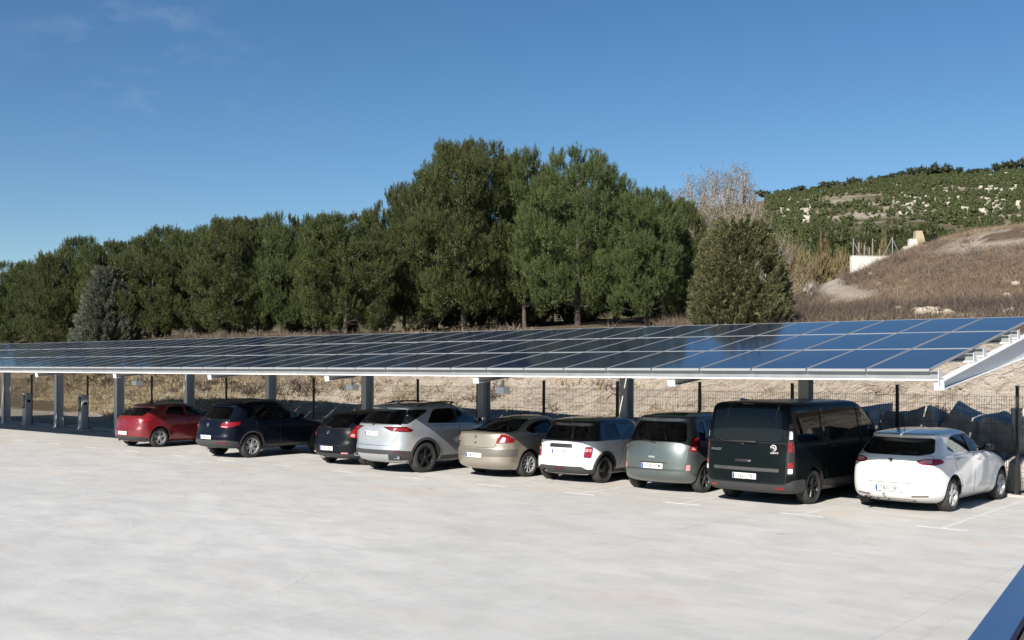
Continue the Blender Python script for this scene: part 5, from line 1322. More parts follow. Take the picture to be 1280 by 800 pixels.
# 8. dark blue compact SUV
CARS.append(dict(tailgate=[(-.62, .66), (.62, .66), (.76, .88), (.78, 1.12), (-.78, 1.12), (-.76, .88)], name='sport_utility_vehicle', label='dark blue compact SUV with roof rails and bright silver wheels', cat='car', pos=(-27.02, 18.42), L=4.43, wb=2.604, ro=.98, Rw=.348, paint=P_['navy'], belt=1.08, flare=.025, arch=.405, floor=.5,
    levels=[(.29, .27, 4.22, .76, .42, 2.6, .6, 2.5), (.36, .07, 4.34, .85, .45, 2.5, .7, 2.4), (.46, .0, 4.40, .89, .48, 2.5, .8, 2.3), (.60, .0, 4.43, .90, .48, 2.5, .85, 2.3), (.72, .04, 4.40, .904, .48, 2.5, .9, 2.3), (.88, .06, 4.22, .902, .48, 2.5, .95, 2.3), (.98, .075, 3.9, .89, .48, 2.5, .9, 2.2), (1.05, .09, 3.5, .875, .48, 2.5, .85, 2.2), (1.11, .13, 3.25, .855, .46, 2.5, .7, 2.2),
            (1.25, .25, 3.0, .80, .44, 2.5, .6, 2.3), (1.42, .40, 2.70, .73, .42, 2.5, .55, 2.3), (1.52, .48, 2.52, .685, .4, 2.5, .5, 2.4), (1.565, .43, 2.42, .655, .4, 2.6, .5, 2.4), (1.60, .48, 2.34, .62, .4, 2.6, .5, 2.4), (1.635, .8, 2.25, .54, .38, 2.5, .45, 2.4), (1.66, 1.2, 2.1, .42, .3, 2.4, .3, 2.3), (1.675, 1.6, 1.9, .2, .1, 2.2, .1, 2.2)],
    side_windows=[dict(p=[(.80, 1.17), (1.10, 1.16), (1.14, 1.52), (1.0, 1.50)], mat=M['glass_dark']), dict(p=[(1.18, 1.15), (1.96, 1.13), (1.94, 1.53), (1.22, 1.53)], mat=M['glass_mid']), dict(p=[(2.04, 1.13), (2.98, 1.11), (2.48, 1.50), (2.02, 1.53)], mat=M['glass'])],
    rear_window=dict(p=[(-.68, 1.14), (.68, 1.14), (.58, 1.49), (-.58, 1.49)], mat=M['glass_dark'], r=.07), windscreen=dict(p=[(-.68, 1.15), (.68, 1.15), (.55, 1.50), (-.55, 1.50)]),
    rear_trim=[dict(name='tail_light', both=True, mat=M['red'], r=.03, p=[(.52, .915), (.76, .89), (1.12, .985), (1.14, 1.07), (.60, 1.06)], sub=[('reverse_lens', [(.57, .92), (.75, .90), (.78, .945), (.60, .955)], M['pink_lens'])]),
               dict(name='rear_bumper', mat=M['greyplastic'], r=.03, off=.008, th=.02, p=[(-1.14, .335), (1.14, .335), (1.14, .50), (.8, .54), (-.8, .54), (-1.14, .50)]),
               dict(name='rear_reflector', both=True, mat=M['red_dark'], r=.012, off=.014, p=[(.50, .455), (.84, .455), (.84, .505), (.50, .505)])],
    side_trim=[dict(name='arch_trim', mat=M['greyplastic'], r=0, off=.007, p=arch_ring(.98, .348, .408, .45)), dict(name='arch_trim', mat=M['greyplastic'], r=0, off=.007, p=arch_ring(3.584, .348, .408, .45)), dict(name='sill_trim', mat=M['greyplastic'], r=.02, off=.007, p=[(1.46, .29), (3.1, .29), (3.1, .38), (1.46, .38)])],
    doors=hatch_doors(1.39, 2.0, 3.08, .40, 1.075, 1.14), mirror=(2.82, 1.13), rim=('twin', 6, M['alloy']), plate=(.62, .52, .11), plate_text='2338 HGV', tw=.235, head=(.70, .88),
    badge=dict(kind='ring', y=0, z=.985, h=.115, v=True), fit=[('rails', .85, 2.6, .045, 1.60, .045, M['alloy_grey']), ('antenna', .9, .06, .12, 1.63), ('towcap', .05, .26, .08), ('wiper', 0, 1.14, .4, .12)]))
# 9. red hatchback, farthest
CARS.append(dict(tailgate=[(-.58, .58), (.58, .58), (.70, .82), (.76, 1.02), (-.76, 1.02), (-.70, .82)], name='hatchback', label='red hatchback parked farthest to the left of the row', cat='car', pos=(-32.75, 19.12), L=4.26, wb=2.636, ro=.82, Rw=.32, paint=P_['red'], belt=.985, flare=.03, yaw=R(1.0),
    levels=[(.18, .28, 4.06, .72, .42, 2.6, .6, 2.5), (.26, .08, 4.2, .83, .45, 2.5, .7, 2.4), (.38, .0, 4.25, .885, .5, 2.5, .8, 2.3), (.55, .0, 4.26, .905, .52, 2.5, .85, 2.3), (.70, .04, 4.2, .908, .52, 2.5, .9, 2.3), (.82, .06, 4.0, .90, .52, 2.5, .95, 2.2), (.90, .08, 3.7, .885, .52, 2.5, .9, 2.2), (.98, .12, 3.25, .86, .5, 2.5, .8, 2.2), (1.07, .24, 3.0, .815, .48, 2.5, .65, 2.2),
            (1.18, .44, 2.76, .755, .46, 2.5, .6, 2.2), (1.29, .62, 2.54, .69, .44, 2.5, .55, 2.3), (1.345, .60, 2.42, .655, .42, 2.6, .5, 2.3), (1.38, .66, 2.36, .61, .42, 2.6, .5, 2.3), (1.42, .95, 2.22, .52, .4, 2.6, .45, 2.3), (1.45, 1.3, 2.0, .38, .3, 2.4, .3, 2.3), (1.465, 1.5, 1.8, .2, .1, 2.2, .1, 2.2)],
    side_windows=[dict(p=[(1.08, 1.09), (1.86, 1.03), (1.84, 1.335), (1.30, 1.32)], mat=M['glass_dark']), dict(p=[(1.94, 1.03), (2.84, 1.01), (2.40, 1.31), (1.92, 1.335)], mat=M['glass_mid'])],
    rear_window=dict(p=[(-.66, 1.045), (.66, 1.045), (.56, 1.30), (-.56, 1.30)], mat=M['glass_dark']), windscreen=dict(p=[(-.64, 1.05), (.64, 1.05), (.52, 1.33), (-.52, 1.33)]),
    rear_trim=[dict(name='tail_light', both=True, mat=M['red'], r=.03, p=[(.54, .86), (.80, .83), (1.08, .90), (1.14, .97), (.66, .965)], sub=[('reverse_lens', [(.70, .875), (.80, .87), (.82, .915), (.72, .92)], M['pink_lens'])]),
               dict(name='rear_bumper', mat=M['greyplastic'], r=.03, off=.006, p=[(-1.1, .22), (1.1, .22), (1.0, .32), (.6, .38), (-.6, .38), (-1.0, .32)])],
    side_trim=[], doors=hatch_doors(1.20, 1.90, 2.98, .31, .98, 1.02), mirror=(2.70, 1.03), rim=('twin', 5, M['alloy']), plate=(.48, .52, .11), plate_text='', tw=.215,
    badge=dict(kind='bar', y=0, z=.90, h=.04), fit=[('fin', 1.0), ('towcap', .42, .20, .10)]))

BUILD_CARS = True
if BUILD_CARS:
    for S in CARS: build_car(S)

# ------------------------------------------------------------------ vegetation
RG = np.random.default_rng(21)

def unit(n, g=RG):
    v = g.normal(size=(n, 3)); return v / np.linalg.norm(v, axis=1, keepdims=True)

def blades(P, D, Ln, Wd, g=RG, curl=0.0):
    """one thin triangle per leaf or needle tuft"""
    n = len(P); D = D / np.linalg.norm(D, axis=1, keepdims=True)
    S = np.cross(D, unit(n, g)); S /= np.linalg.norm(S, axis=1, keepdims=True) + 1e-9
    a = P - S * (Wd / 2)[:, None]; b = P + S * (Wd / 2)[:, None]; c = P + D * Ln[:, None]
    V = np.stack([a, b, c], 1).reshape(-1, 3)
    return V, np.arange(3 * n).reshape(n, 3)

def ico(sub=1):
    bm = bmesh.new(); bmesh.ops.create_icosphere(bm, subdivisions=sub, radius=1.0)
    V = np.array([v.co[:] for v in bm.verts]); F = np.array([[v.index for v in f.verts] for f in bm.faces]); bm.free()
    return V, F
ICO1 = ico(1); ICO2 = ico(2)

def merge(parts):
    Vs = []; Fs = []; b = 0
    for V, F in parts: Vs.append(V); Fs.append(F + b); b += len(V)
    return np.concatenate(Vs), np.concatenate(Fs)

def crown_mesh(name, mat, clumps, per, blen, bwid, up, g, core=0.62, stretch=(1, 1, 1)):
    """clumps: (x, y, z, radius); leaf blades cover each clump, over a rough inner mass of the same leaves"""
    parts = []; st = np.array(stretch)
    for (x, y, z, r) in clumps:
        n = int(per * (r ** 2)); u = unit(n, g); u[:, 2] = np.where(u[:, 2] < -0.45, -u[:, 2] * 0.6, u[:, 2])
        rad = r * g.uniform(0.55, 1.0, n) ** 0.6
        P = np.array([x, y, z]) + u * rad[:, None] * st
        D = u * 0.9 + np.array([0, 0, up]) + g.normal(scale=0.35, size=(n, 3))
        parts.append(blades(P, D, blen * g.uniform(0.6, 1.25, n), bwid * g.uniform(0.7, 1.3, n), g))
        if core:
            cv = ICO1[0] * (core * r * g.uniform(0.75, 1.2, len(ICO1[0])))[:, None] * st + np.array([x, y, z]); parts.append((cv, ICO1[1]))
    V, F = merge(parts); return np_mesh(name, V, F, mat)

def pine_variant(i, H=10.0, Rr=4.0, low=0.2, narrow=False):
    g = np.random.default_rng(100 + i); bo = []; cl = []
    k = 0
    while len(bo) < 105 and k < 9000:
        k += 1
        h = g.uniform(low, 0.93); t = (h - low) / (0.97 - low)
        prof = math.sqrt(max(0, 1 - ((t - 0.40) / 0.61) ** 2)) if t > 0.40 else math.sqrt(max(0, 1 - ((t - 0.40) / 0.70) ** 2)) * (0.84 + 0.16 * t / 0.40)
        a = g.uniform(0, 2 * PI); f = g.uniform(0.86, 1) if k % 10 < 7 else g.uniform(.2, .8)
        rr = prof * f * (Rr - .45) * (1 + 0.16 * math.sin(3 * a + i) + 0.10 * math.sin(5 * a + 2 * i))
        x, y, z = rr * math.cos(a), rr * math.sin(a), h * H
        r = g.uniform(0.62, 1.22) * (0.7 if t > 0.8 else 1.0)
        if all((x - c[0]) ** 2 + (y - c[1]) ** 2 + ((z - c[2]) * .9) ** 2 > (0.45 * (r + c[3])) ** 2 for c in bo): bo.append((x, y, z, r))
    parts = []
    def brush(P0, d, n, L_, r_):                           # one upswept shoot clothed in needles
        t = g.uniform(0, 1, n); w = unit(n, g)
        P = P0 + d * (t * L_)[:, None] + w * (r_ * .22)
        parts.append(blades(P, d * 1.05 + w * .62 + np.array([0, 0, .15]), g.uniform(.12, .21, n), g.uniform(.018, .032, n), g))
    for (x, y, z, r) in bo:
        c = np.array([x, y, z])
        n0 = int(330 * r * r); u0 = unit(n0, g); parts.append(blades(c + u0 * (r * .62 * g.uniform(.2, 1, n0) ** .5)[:, None], unit(n0, g) + u0 * .4, g.uniform(.16, .28, n0), g.uniform(.03, .06, n0), g))
        for _ in range(int(23 * r * r + 7)):
            u = unit(1, g)[0]
            o_ = np.array([x, y, 0]); o_ = o_ / (np.linalg.norm(o_) + .5)
            if u @ o_ < -.2: u = u - 1.6 * (u @ o_) * o_
            if u[2] < -.35: u[2] *= -.5
            P0 = c + u * np.array([1, 1, .85]) * r * g.uniform(.55, .9)
            d = u * .65 + np.array([0, 0, .85]) + g.normal(scale=.18, size=3); d /= np.linalg.norm(d)
            brush(P0, d, 58, g.uniform(.34, .62), g.uniform(.22, .32))
    top = sorted(bo, key=lambda q: -q[2])[:30]
    for _ in range(60):                                    # leaders break the outline
        c = top[g.integers(0, len(top))]; a = g.uniform(0, 2 * PI); q = c[3] * g.uniform(.1, .7)
        brush(np.array([c[0] + q * math.cos(a), c[1] + q * math.sin(a), c[2] + c[3] * .5]), np.array([g.normal() * .12, g.normal() * .12, 1.0]), 60, g.uniform(.3, .6), .24)
    V, F = merge(parts); cm = np_mesh('crown', V, F, M['pine'])
    b = MB(); lean = g.uniform(-.3, .3, 2)
    tp = [(lean[0] * t ** 2, lean[1] * t ** 2, H * t) for t in np.linspace(-0.03, .86, 9)]
    b.tube(tp, [0.20 * (1 - .85 * t) + .02 for t in np.linspace(0, 1, 9)], 9)
    for c in sorted(bo, key=lambda q: -q[3])[:26]:
        z0 = max(0.12 * H, c[2] - math.hypot(c[0], c[1]) * g.uniform(.35, .8)); t = z0 / H
        p0 = Vector((lean[0] * t * t, lean[1] * t * t, z0)); p2 = Vector(c[:3]); p1 = (p0 + p2) / 2 + Vector((0, 0, -.12))
        b.tube([p0, p1, p2], [.065, .045, .02], 5, cap=False)
    # dead lower branches
    for _ in range(9):
        a = g.uniform(0, 2 * PI); z0 = H * g.uniform(.08, .28); ln = g.uniform(.8, 2.2)
        p0 = Vector((0, 0, z0)); p1 = p0 + Vector((math.cos(a), math.sin(a), g.uniform(-.1, .25))) * ln
        b.tube([p0, (p0 + p1) / 2 + Vector((0, 0, .1)), p1], [.03, .02, .008], 4, cap=False)
    return cm, b.mesh('trunk', M['bark'])

def cypress_variant(i, mat, H=5.0, Rr=2.0, rnd=0.5):
    g = np.random.default_rng(300 + i); parts = []
    n = 900
    h = g.uniform(0.02, 0.97, n); a = g.uniform(0, 2 * PI, n)
    prof = np.clip(1 - h, 0, 1) ** rnd * np.clip(0.86 + h * 0.9, 0, 1)
    rr = prof * Rr * g.uniform(0.55, 1.0, n) ** 0.5 * (1 + .12 * np.sin(4 * a + i))
    P0 = np.stack([rr * np.cos(a), rr * np.sin(a), h * H], 1)
    for k in range(n):                                   # each spray is a small upswept plume
        m = 150; L_ = g.uniform(.45, .85); d = np.array([math.cos(a[k]) * .75, math.sin(a[k]) * .75, 1.0]); d /= np.linalg.norm(d)
        t = g.uniform(0, 1, m); wob = unit(m, g) * (0.15 * (1 - .75 * t) * (0.35 + t * 1.0))[:, None]
        P = P0[k] + d * (t * L_)[:, None] + wob
        parts.append(blades(P, d + wob * 5 + g.normal(scale=.25, size=(m, 3)), g.uniform(.07, .16, m), g.uniform(.03, .05, m), g))
    for hh in np.linspace(.06, .85, 12):
        cv = ICO2[0] * g.uniform(.8, 1.15, (len(ICO2[0]), 1)) * np.array([1, 1, .5]) * (Rr * 0.46 * max(.08, (1 - hh)) ** rnd) + np.array([0, 0, hh * H]); parts.append((cv, ICO2[1]))
    V, F = merge(parts); cm = np_mesh('crown', V, F, mat)
    b = MB(); b.tube([(0, 0, -.3), (0, 0, H * .5), (0, 0, H * .8)], [.13, .08, .03], 8)
    return cm, b.mesh('trunk', M['bark'])

def bare_variant(i, H=9.0, spread=0.16, mat='poplar_bark', leaves=False):
    g = np.random.default_rng(500 + i); b = MB()
    b.tube([(0, 0, -.3), (.1 * g.normal(), 0, H * .4), (.15 * g.normal(), .1 * g.normal(), H * .75), (.2 * g.normal(), 0, H)], [.12, .085, .045, .012], 7)
    tips = []
    for k in range(34):
        z0 = H * g.uniform(.18, .88); a = g.uniform(0, 2 * PI); ln = (H - z0) * g.uniform(.3, .6) + .5
        p0 = Vector((0, 0, z0)); out = Vector((math.cos(a), math.sin(a), 0))
        p1 = p0 + out * ln * spread * 1.5 + Vector((0, 0, ln * .45)); p2 = p0 + out * ln * spread * 2.4 + Vector((0, 0, ln))
        b.tube([p0, p1, p2], [.03, .02, .006], 4, cap=False)
        for q in range(6):
            s = p0.lerp(p2, g.uniform(.3, 1)); a2 = g.uniform(0, 2 * PI); l2 = g.uniform(.3, .9)
            e = s + Vector((math.cos(a2) * spread * 1.8, math.sin(a2) * spread * 1.8, 1)) * l2
            b.tube([s, e], [.011, .004], 3, cap=False); tips.append(e)
    tm = b.mesh('trunk', M[mat])
    T = np.array([t[:] for t in tips]); n = len(T) * 9
    P = T[g.integers(0, len(T), n)] + g.normal(scale=.16, size=(n, 3)); 
    V, F = blades(P, unit(n, g) + np.array([0, 0, .4]), g.uniform(.08, .18, n), g.uniform(.03, .06, n), g)
    return np_mesh('crown', V, F, M['poplar_twig'] if not leaves else M['brownleaf']), tm

def bush_variant(i, mat, blen=.22, bwid=.05, n=14, Rr=1.0, per=420, up=.4):
    g = np.random.default_rng(700 + i); cl = []
    for _ in range(n):
        a = g.uniform(0, 2 * PI); rr = Rr * g.uniform(0, .7); cl.append((rr * math.cos(a), rr * math.sin(a), Rr * g.uniform(.25, .95) * (1 - .35 * rr / Rr), Rr * g.uniform(.28, .45)))
    return crown_mesh('crown', mat, cl, per, blen, bwid, up, g)

def stone_mesh(name, seed, mat, sx, sy, sz, cuts=11, block=False):
    g = np.random.default_rng(seed); V, F = ico(4)
    if block:                                             # quarried block with jittered corners and knocked-off edges
        bm = bmesh.new(); bmesh.ops.create_cube(bm, size=2.0)
        for v in bm.verts: v.co += Vector(g.normal(scale=.21, size=3))
        bmesh.ops.bevel(bm, geom=list(bm.edges), offset=.16, segments=2, affect='EDGES', profile=.6)
        bmesh.ops.triangulate(bm, faces=bm.faces); bmesh.ops.subdivide_edges(bm, edges=bm.edges, cuts=3, use_grid_fill=True); bmesh.ops.triangulate(bm, faces=bm.faces)
        bm.verts.index_update()
        V = np.array([v.co[:] for v in bm.verts]); F = np.array([[v.index for v in f.verts] for f in bm.faces]); bm.free()
    for _ in range(cuts):
        n = unit(1, g)[0]; h = g.uniform(.50, .80); t = V @ n - h
        V = V - np.outer(np.maximum(t, 0), n)
    f = make_noise(seed, 3.0, 4, .6); V = V * (1 + (.055 if block else .03) * f(V[:, 0] + V[:, 2], V[:, 1] - V[:, 2]))[:, None]
    me = np_mesh(name, V * np.array([sx, sy, sz]), F, mat, smooth=True); me.set_sharp_from_angle(angle=R(20)); return me

def px_at(px, d):
    q = (px - 640) / FPX; t = (math.cos(ANG) * q - math.sin(ANG)) / (math.cos(ANG) + math.sin(ANG) * q)
    v = ER * (t * d) + ED * d; return v.x, v.y

def top_z(py, px, Y): return EYE + (460.6 + (px - 640) * 0.0027 - py) / FPX * Y

def hit(px, py, y0=30.0, y1=800.0):
    """first ground point seen through a pixel of the photograph"""
    q = (px - 640) / FPX; Y = np.geomspace(y0, y1, 3000); z = height(q * Y, Y); zr = EYE + (460.6 + (px - 640) * 0.0027 - py) / FPX * Y
    i = np.argmax(z >= zr); return Vector((q * Y[i], Y[i], z[i]))

def tree(name, label, cat, group, X, Y, crown, trunk, sx, sz, rot, sink=0.05, shift=None):
    z = hz(X, Y) - sink
    root = empty(name, (X, Y, z), rot); tag(root, label, cat, group)
    for nm, me in (('trunk', trunk), ('crown', crown)):
        if me is None: continue
        o = link(bpy.data.objects.new(nm, me), root); o.scale = (sx, sx, sz)
    return root

def build_trees():
    PV = [pine_variant(i, low=(0.10, 0.13, 0.10, 0.14, 0.13, 0.12)[i]) for i in range(6)]
    rnd = random.Random(5)
    front = [  # photo x, depth, top y, crown width, variant, label
        (16, 41, 331, 84, 0, 'pine at the left edge of the photo, first of the front row'),
        (70, 40, 313, 112, 1, 'rounded pine second from the left edge in the front row'),
        (128, 42, 300, 100, 2, 'pine standing right behind the grey cypress on the left'),
        (192, 40.5, 297, 112, 3, 'pine just to the right of the grey cypress'),
        (240, 42, 288, 96, 4, 'pine second to the right of the grey cypress'),
        (292, 40, 272, 140, 5, 'wide pine with several low bare trunks, left of the row middle'),
        (350, 41.5, 272, 96, 0, 'narrower pine between the wide pine and the low round pine'),
        (392, 43, 266, 100, 1, 'pine whose top shows above the left side of the low round pine'),
        (432, 37.0, 264, 152, 2, 'low round pine standing nearest the carport, left of the tallest pine'),
        (505, 42, 236, 104, 3, 'pine on the left shoulder of the tallest pine'),
        (580, 41, 174, 190, 5, 'tallest and broadest pine in the middle of the row'),
        (655, 43, 190, 120, 1, 'tall pine filling the gap right of the tallest pine'),
        (722, 41, 190, 172, 2, 'second tallest broad pine, right of the middle'),
        (808, 40.5, 233, 132, 4, 'shorter dark pine third from the right end of the pine row'),
        (848, 43, 252, 84, 0, 'last pine at the right end of the row, beside the bushy cypress')]
    for i, (px, d, ty, wpx, v, lab) in enumerate(front):
        X, Y = px_at(px, d); b = hz(X, Y); H = top_z(ty + (i * 5 % 3 - 1) * 3, px, Y) - b; Rr = wpx / FPX * Y / 2 * .90
        tree('pine_tree', lab, 'pine tree', 'pines behind the carport', X, Y, PV[v][0], PV[v][1], Rr / 4.35, H / 9.9, rnd.uniform(0, 6.28))
    back = [(45, 47, 318, 90), (100, 48, 292, 84), (152, 48, 289, 84), (212, 48, 279, 90), (262, 49, 280, 84), (322, 49, 268, 96), (412, 49, 262, 90), (470, 48, 258, 76), (545, 47, 205, 110), (622, 47, 184, 116), (690, 48, 205, 110), (768, 46, 222, 100), (830, 48, 250, 80)]
    for i, (px, d, ty, wpx) in enumerate(back):
        X, Y = px_at(px, d); b = hz(X, Y); H = top_z(ty + rnd.uniform(3, 15), px, Y) - b; Rr = wpx / FPX * Y / 2
        v = PV[(i * 5 + 1) % 6]
        tree('pine_tree', 'pine of the second row, mostly hidden behind the front row of pines', 'pine tree', 'pines of the second row', X, Y, v[0], v[1], Rr / 4.35, H / 9.9, rnd.uniform(0, 6.28))
    # third row only closes the wood
    for i in range(16):
        px = -40 + i * 58; X, Y = px_at(px, 55 + rnd.uniform(-2, 2)); v = PV[i % 6]; H = rnd.uniform(6.2, 7.4)
        tree('pine_tree', 'pine deep in the wood, seen only through gaps between the front pines', 'pine tree', 'pines deep in the wood', X, Y, v[0], v[1], H / 10 * 1.1, H / 9.9, rnd.uniform(0, 6.28))
    # shaded undergrowth between the trunks
    ub = [bush_variant(i, M['greenbush'], .25, .06, 16, 1.0, 420) for i in range(3)]
    for i in range(24):
        px = -20 + i * 38 + rnd.uniform(-12, 12); X, Y = px_at(px, 45 + rnd.uniform(-1.0, 4))
        s = rnd.uniform(.8, 1.5)
        tree('undergrowth_bush', 'dark bush in the shade under the pines', 'bush', 'bushes under the pines', X, Y, ub[i % 3], None, s, s, rnd.uniform(0, 6.28))
    c, t = cypress_variant(1, M['cypress'], 5.0, 2.05, .44)
    X, Y = px_at(925, 35.4); b = hz(X, Y); H = top_z(275, 925, Y) - b
    tree('bushy_cypress', 'bushy yellow-green cypress at the right end of the pines', 'cypress', None, X, Y, c, t, 132 / FPX * Y / 2 / 2.1, H / 5.3, 0.4)
    c, t = cypress_variant(2, M['cypress_grey'], 5.0, 1.8, .8)
    X, Y = px_at(134, 38.2); b = hz(X, Y); H = top_z(338, 134, Y) - b
    tree('grey_cypress', 'silvery grey pointed cypress among the pines on the left', 'cypress', None, X, Y, c, t, 100 / FPX * Y / 2 / 2.0, H / 5.25, 0.0)
    bv = [bare_variant(i) for i in range(3)]
    for i, (px, ty) in enumerate([(852, 238), (866, 222), (880, 226), (893, 216), (905, 218), (917, 209), (928, 218), (940, 232)]):
        Y = 66 + (i * 37 % 11); X = (px - 640) / FPX * Y; b = hz(X, Y); H = top_z(ty, px, Y) - b
        tree('bare_poplar', 'slender bare poplar with pale branches in the clump right of the pines', 'poplar', 'bare poplars', X, Y, *bv[i % 3], H / 9.2, H / 9.2, i * 1.3)
    av = [bare_variant(10 + i, 6.0, .42, 'poplar_bark', True) for i in range(2)]
    for i, (px, Y, ty) in enumerate([(872, 62, 268), (905, 60, 262), (938, 63, 275), (958, 58, 300), (975, 66, 300)]):
        X = (px - 640) / FPX * Y; b = hz(X, Y); H = top_z(ty, px, Y) - b
        tree('thicket_shrub', 'twiggy brown shrub in the thicket around the bare poplars', 'shrub', 'brown thicket shrubs', X, Y, *av[i % 2], H / 6.2, H / 6.2, i * 2.1)
    gv = [bush_variant(20 + i, M['greytwig'], .35, .02, 12, 1.0, 380, .9) for i in range(2)]
    for i, (px, py, wpx) in enumerate([(985, 372, 44), (1000, 352, 40), (968, 384, 36), (1012, 372, 30)]):
        p = hit(px, py); s = wpx / FPX * p.y / 2 / 1.1
        tree('leafless_bush', 'grey leafless bush beside the bushy cypress', 'bush', 'grey leafless bushes', p.x, p.y, gv[i % 2], None, s, s * 1.25, i)
    bb = [bush_variant(30 + i, M['brownleaf'], .22, .07, 18, 1.0, 420) for i in range(2)]
    for i, (px, py, wpx) in enumerate([(1012, 346, 40), (1030, 338, 44), (1048, 334, 38), (1004, 330, 46), (1052, 322, 40), (1028, 318, 44), (1084, 316, 34), (1104, 312, 30), (990, 318, 44)]):
        Y = 112 + i * 3; X = (px - 640) / FPX * Y; s = wpx / FPX * Y / 2 / 1.1; z = top_z(py, px, Y)
        tree('autumn_bush', 'olive-brown autumn bush in the hollow left of the white wall', 'bush', 'olive-brown bushes in the hollow', X, Y, bb[i % 2], None, s, max(s, (top_z(py - wpx * .45, px, Y) - hz(X, Y)) / 1.3), i)
    p = hit(1029, 352); s = 26 / FPX * p.y / 2
    tree('green_shrub', 'dark green shrub at the head of the track', 'shrub', None, p.x, p.y, bush_variant(40, M['greenbush'], .2, .06, 16), None, s, s, 0)
    p = hit(1163, 305, 60); s = 24 / FPX * p.y / 2 / 1.1
    tree('evergreen_oak', 'round dark evergreen oak beside the tan masonry stump', 'oak tree', None, p.x, p.y, bush_variant(41, M['oak'], .2, .07, 22), None, s, s * 1.15, 0, 0.3)
build_trees()

def build_far_hill():
    rnd = random.Random(11); g = np.random.default_rng(77)
    hv = []
    for i in range(4):
        cl = [(g.normal() * .28, g.normal() * .28, g.uniform(.5, 1.5), g.uniform(.32, .55)) for _ in range(12)]
        hv.append(crown_mesh('hillside_pine', M['hillpine'], cl, 210, .34, .12, .7, np.random.default_rng(900 + i), .8))
    ov = []
    for i in range(3):
        cl = [(g.normal() * .55, g.normal() * .4, g.uniform(.35, .9), g.uniform(.35, .5)) for _ in range(12)]
        ov.append(crown_mesh('ridge_oak', M['oak'], cl, 200, .3, .14, .3, np.random.default_rng(950 + i), .85))
    P = []
    for _ in range(26000):
        q = g.uniform(0.12, 0.50); Y = 165 + 400 * g.uniform() ** 0.72
        X = q * Y; n = 1.4 * (math.sin(X * .045 + 1.3 + 1.5 * math.sin(Y * .03)) * math.sin(Y * .038 + math.sin(X * .06)) + .8 * math.sin(X * .13 + Y * .07 + 2 * math.sin(Y * .05)))
        e = (hz(X, Y) - EYE) / Y
        dens = 1.0 if e < .112 else (0.29 if (q > .27 and e < .170) else 0.62)
        if e < .115 or q < .27: dens *= 1.0
        if g.uniform() < dens * (0.75 + .35 * n): P.append((X, Y, (g.uniform(.75, 1.35) + 1.9 * g.uniform() ** 4) * (1.15 if e < .115 else .55)))
    # keep them apart
    cell = {}; Q = []
    for X, Y, s in P:
        k = (int(X // 4), int(Y // 4)); ok = True
        for a in (-1, 0, 1):
            for b in (-1, 0, 1):
                for (x2, y2, s2) in cell.get((k[0] + a, k[1] + b), []):
                    if (X - x2) ** 2 + (Y - y2) ** 2 < ((s + s2) * .30 * g.uniform(.5, 1.3)) ** 2: ok = False
        if ok: cell.setdefault(k, []).append((X, Y, s)); Q.append((X, Y, s))
    Q.sort(key=lambda t: -(t[2] / t[1]) * (1 if t[0] / t[1] > .235 else .2))
    for i, (X, Y, s) in enumerate(Q[:300]):
        o = link(bpy.data.objects.new('hillside_pine', hv[i % 4])); o.location = (X, Y, hz(X, Y) - .2 * s); o.scale = (s, s, s * rnd.uniform(.9, 1.25)); o.rotation_euler = (0, 0, rnd.uniform(0, 6.28))
        tag(o, 'green pine on the lower slope of the distant hill', 'pine tree', 'pines on the distant hill')
    # the rest read as one wooded slope
    small = []
    for i in range(4):
        gg = np.random.default_rng(970 + i); cl = [(gg.normal() * .28, gg.normal() * .28, gg.uniform(.5, 1.5), gg.uniform(.35, .6)) for _ in range(6)]
        m = crown_mesh('x', M['hillpine'], cl, 60, .42, .2, .7, gg, .9)
        V = np.empty(len(m.vertices) * 3, np.float32); m.vertices.foreach_get('co', V); F = np.empty(len(m.polygons) * 3, np.int32); m.polygons.foreach_get('vertices', F)
        small.append((V.reshape(-1, 3).astype(float), F.reshape(-1, 3))); bpy.data.meshes.remove(m)
    parts = []
    rest = Q[300:6000]
    zz = height(np.array([p[0] for p in rest]), np.array([p[1] for p in rest]))
    for i, (X, Y, s) in enumerate(rest):
        V, F = small[i % 4]; a = rnd.uniform(0, 6.28); ca, sa = math.cos(a), math.sin(a)
        R_ = np.array([[ca, -sa, 0], [sa, ca, 0], [0, 0, rnd.uniform(.85, 1.2)]])
        parts.append((V @ R_.T * s + np.array([X, Y, zz[i] - .2 * s]), F))
    V, F = merge(parts)
    o = link(bpy.data.objects.new('hillside_wood', np_mesh('hillside_wood', V, F, M['hillpine']))); tag(o, kind='stuff')
    oc = []; bl = []
    for i in range(5):
        me = stone_mesh('x', 600 + i, M['pale_rock'], 1, 1, 1, 0, True); V = np.empty(len(me.vertices) * 3, np.float32); me.vertices.foreach_get('co', V); F = np.empty(len(me.polygons) * 3, np.int32); me.polygons.foreach_get('vertices', F)
        bl.append((V.reshape(-1, 3).astype(float), F.reshape(-1, 3))); bpy.data.meshes.remove(me)
    while len(oc) < 520:
        q = g.uniform(.25, .50); Y = g.uniform(330, 540); e = (hz(q * Y, Y) - EYE) / Y
        band = .138 + .05 * (q - .25) + .012 * math.sin(q * 60)
        if abs(e - band) > .030 * g.uniform(.2, 1) or math.sin(q * 95 + 3 * math.sin(q * 31)) < -.35: continue
        k = .68 * g.uniform(.45, 1.0) ** 2; V, F = bl[len(oc) % 5]; a = g.uniform(-1.2, 1.2); ca, sa = math.cos(a), math.sin(a)
        R_ = np.array([[ca, -sa, 0], [sa, ca, 0], [0, 0, 1]])
        oc.append(((V * np.array([g.uniform(.8, 2.9), 1.2, g.uniform(.6, 1.25)]) * k) @ R_.T + np.array([q * Y, Y, hz(q * Y, Y) + .3 * k]), F))
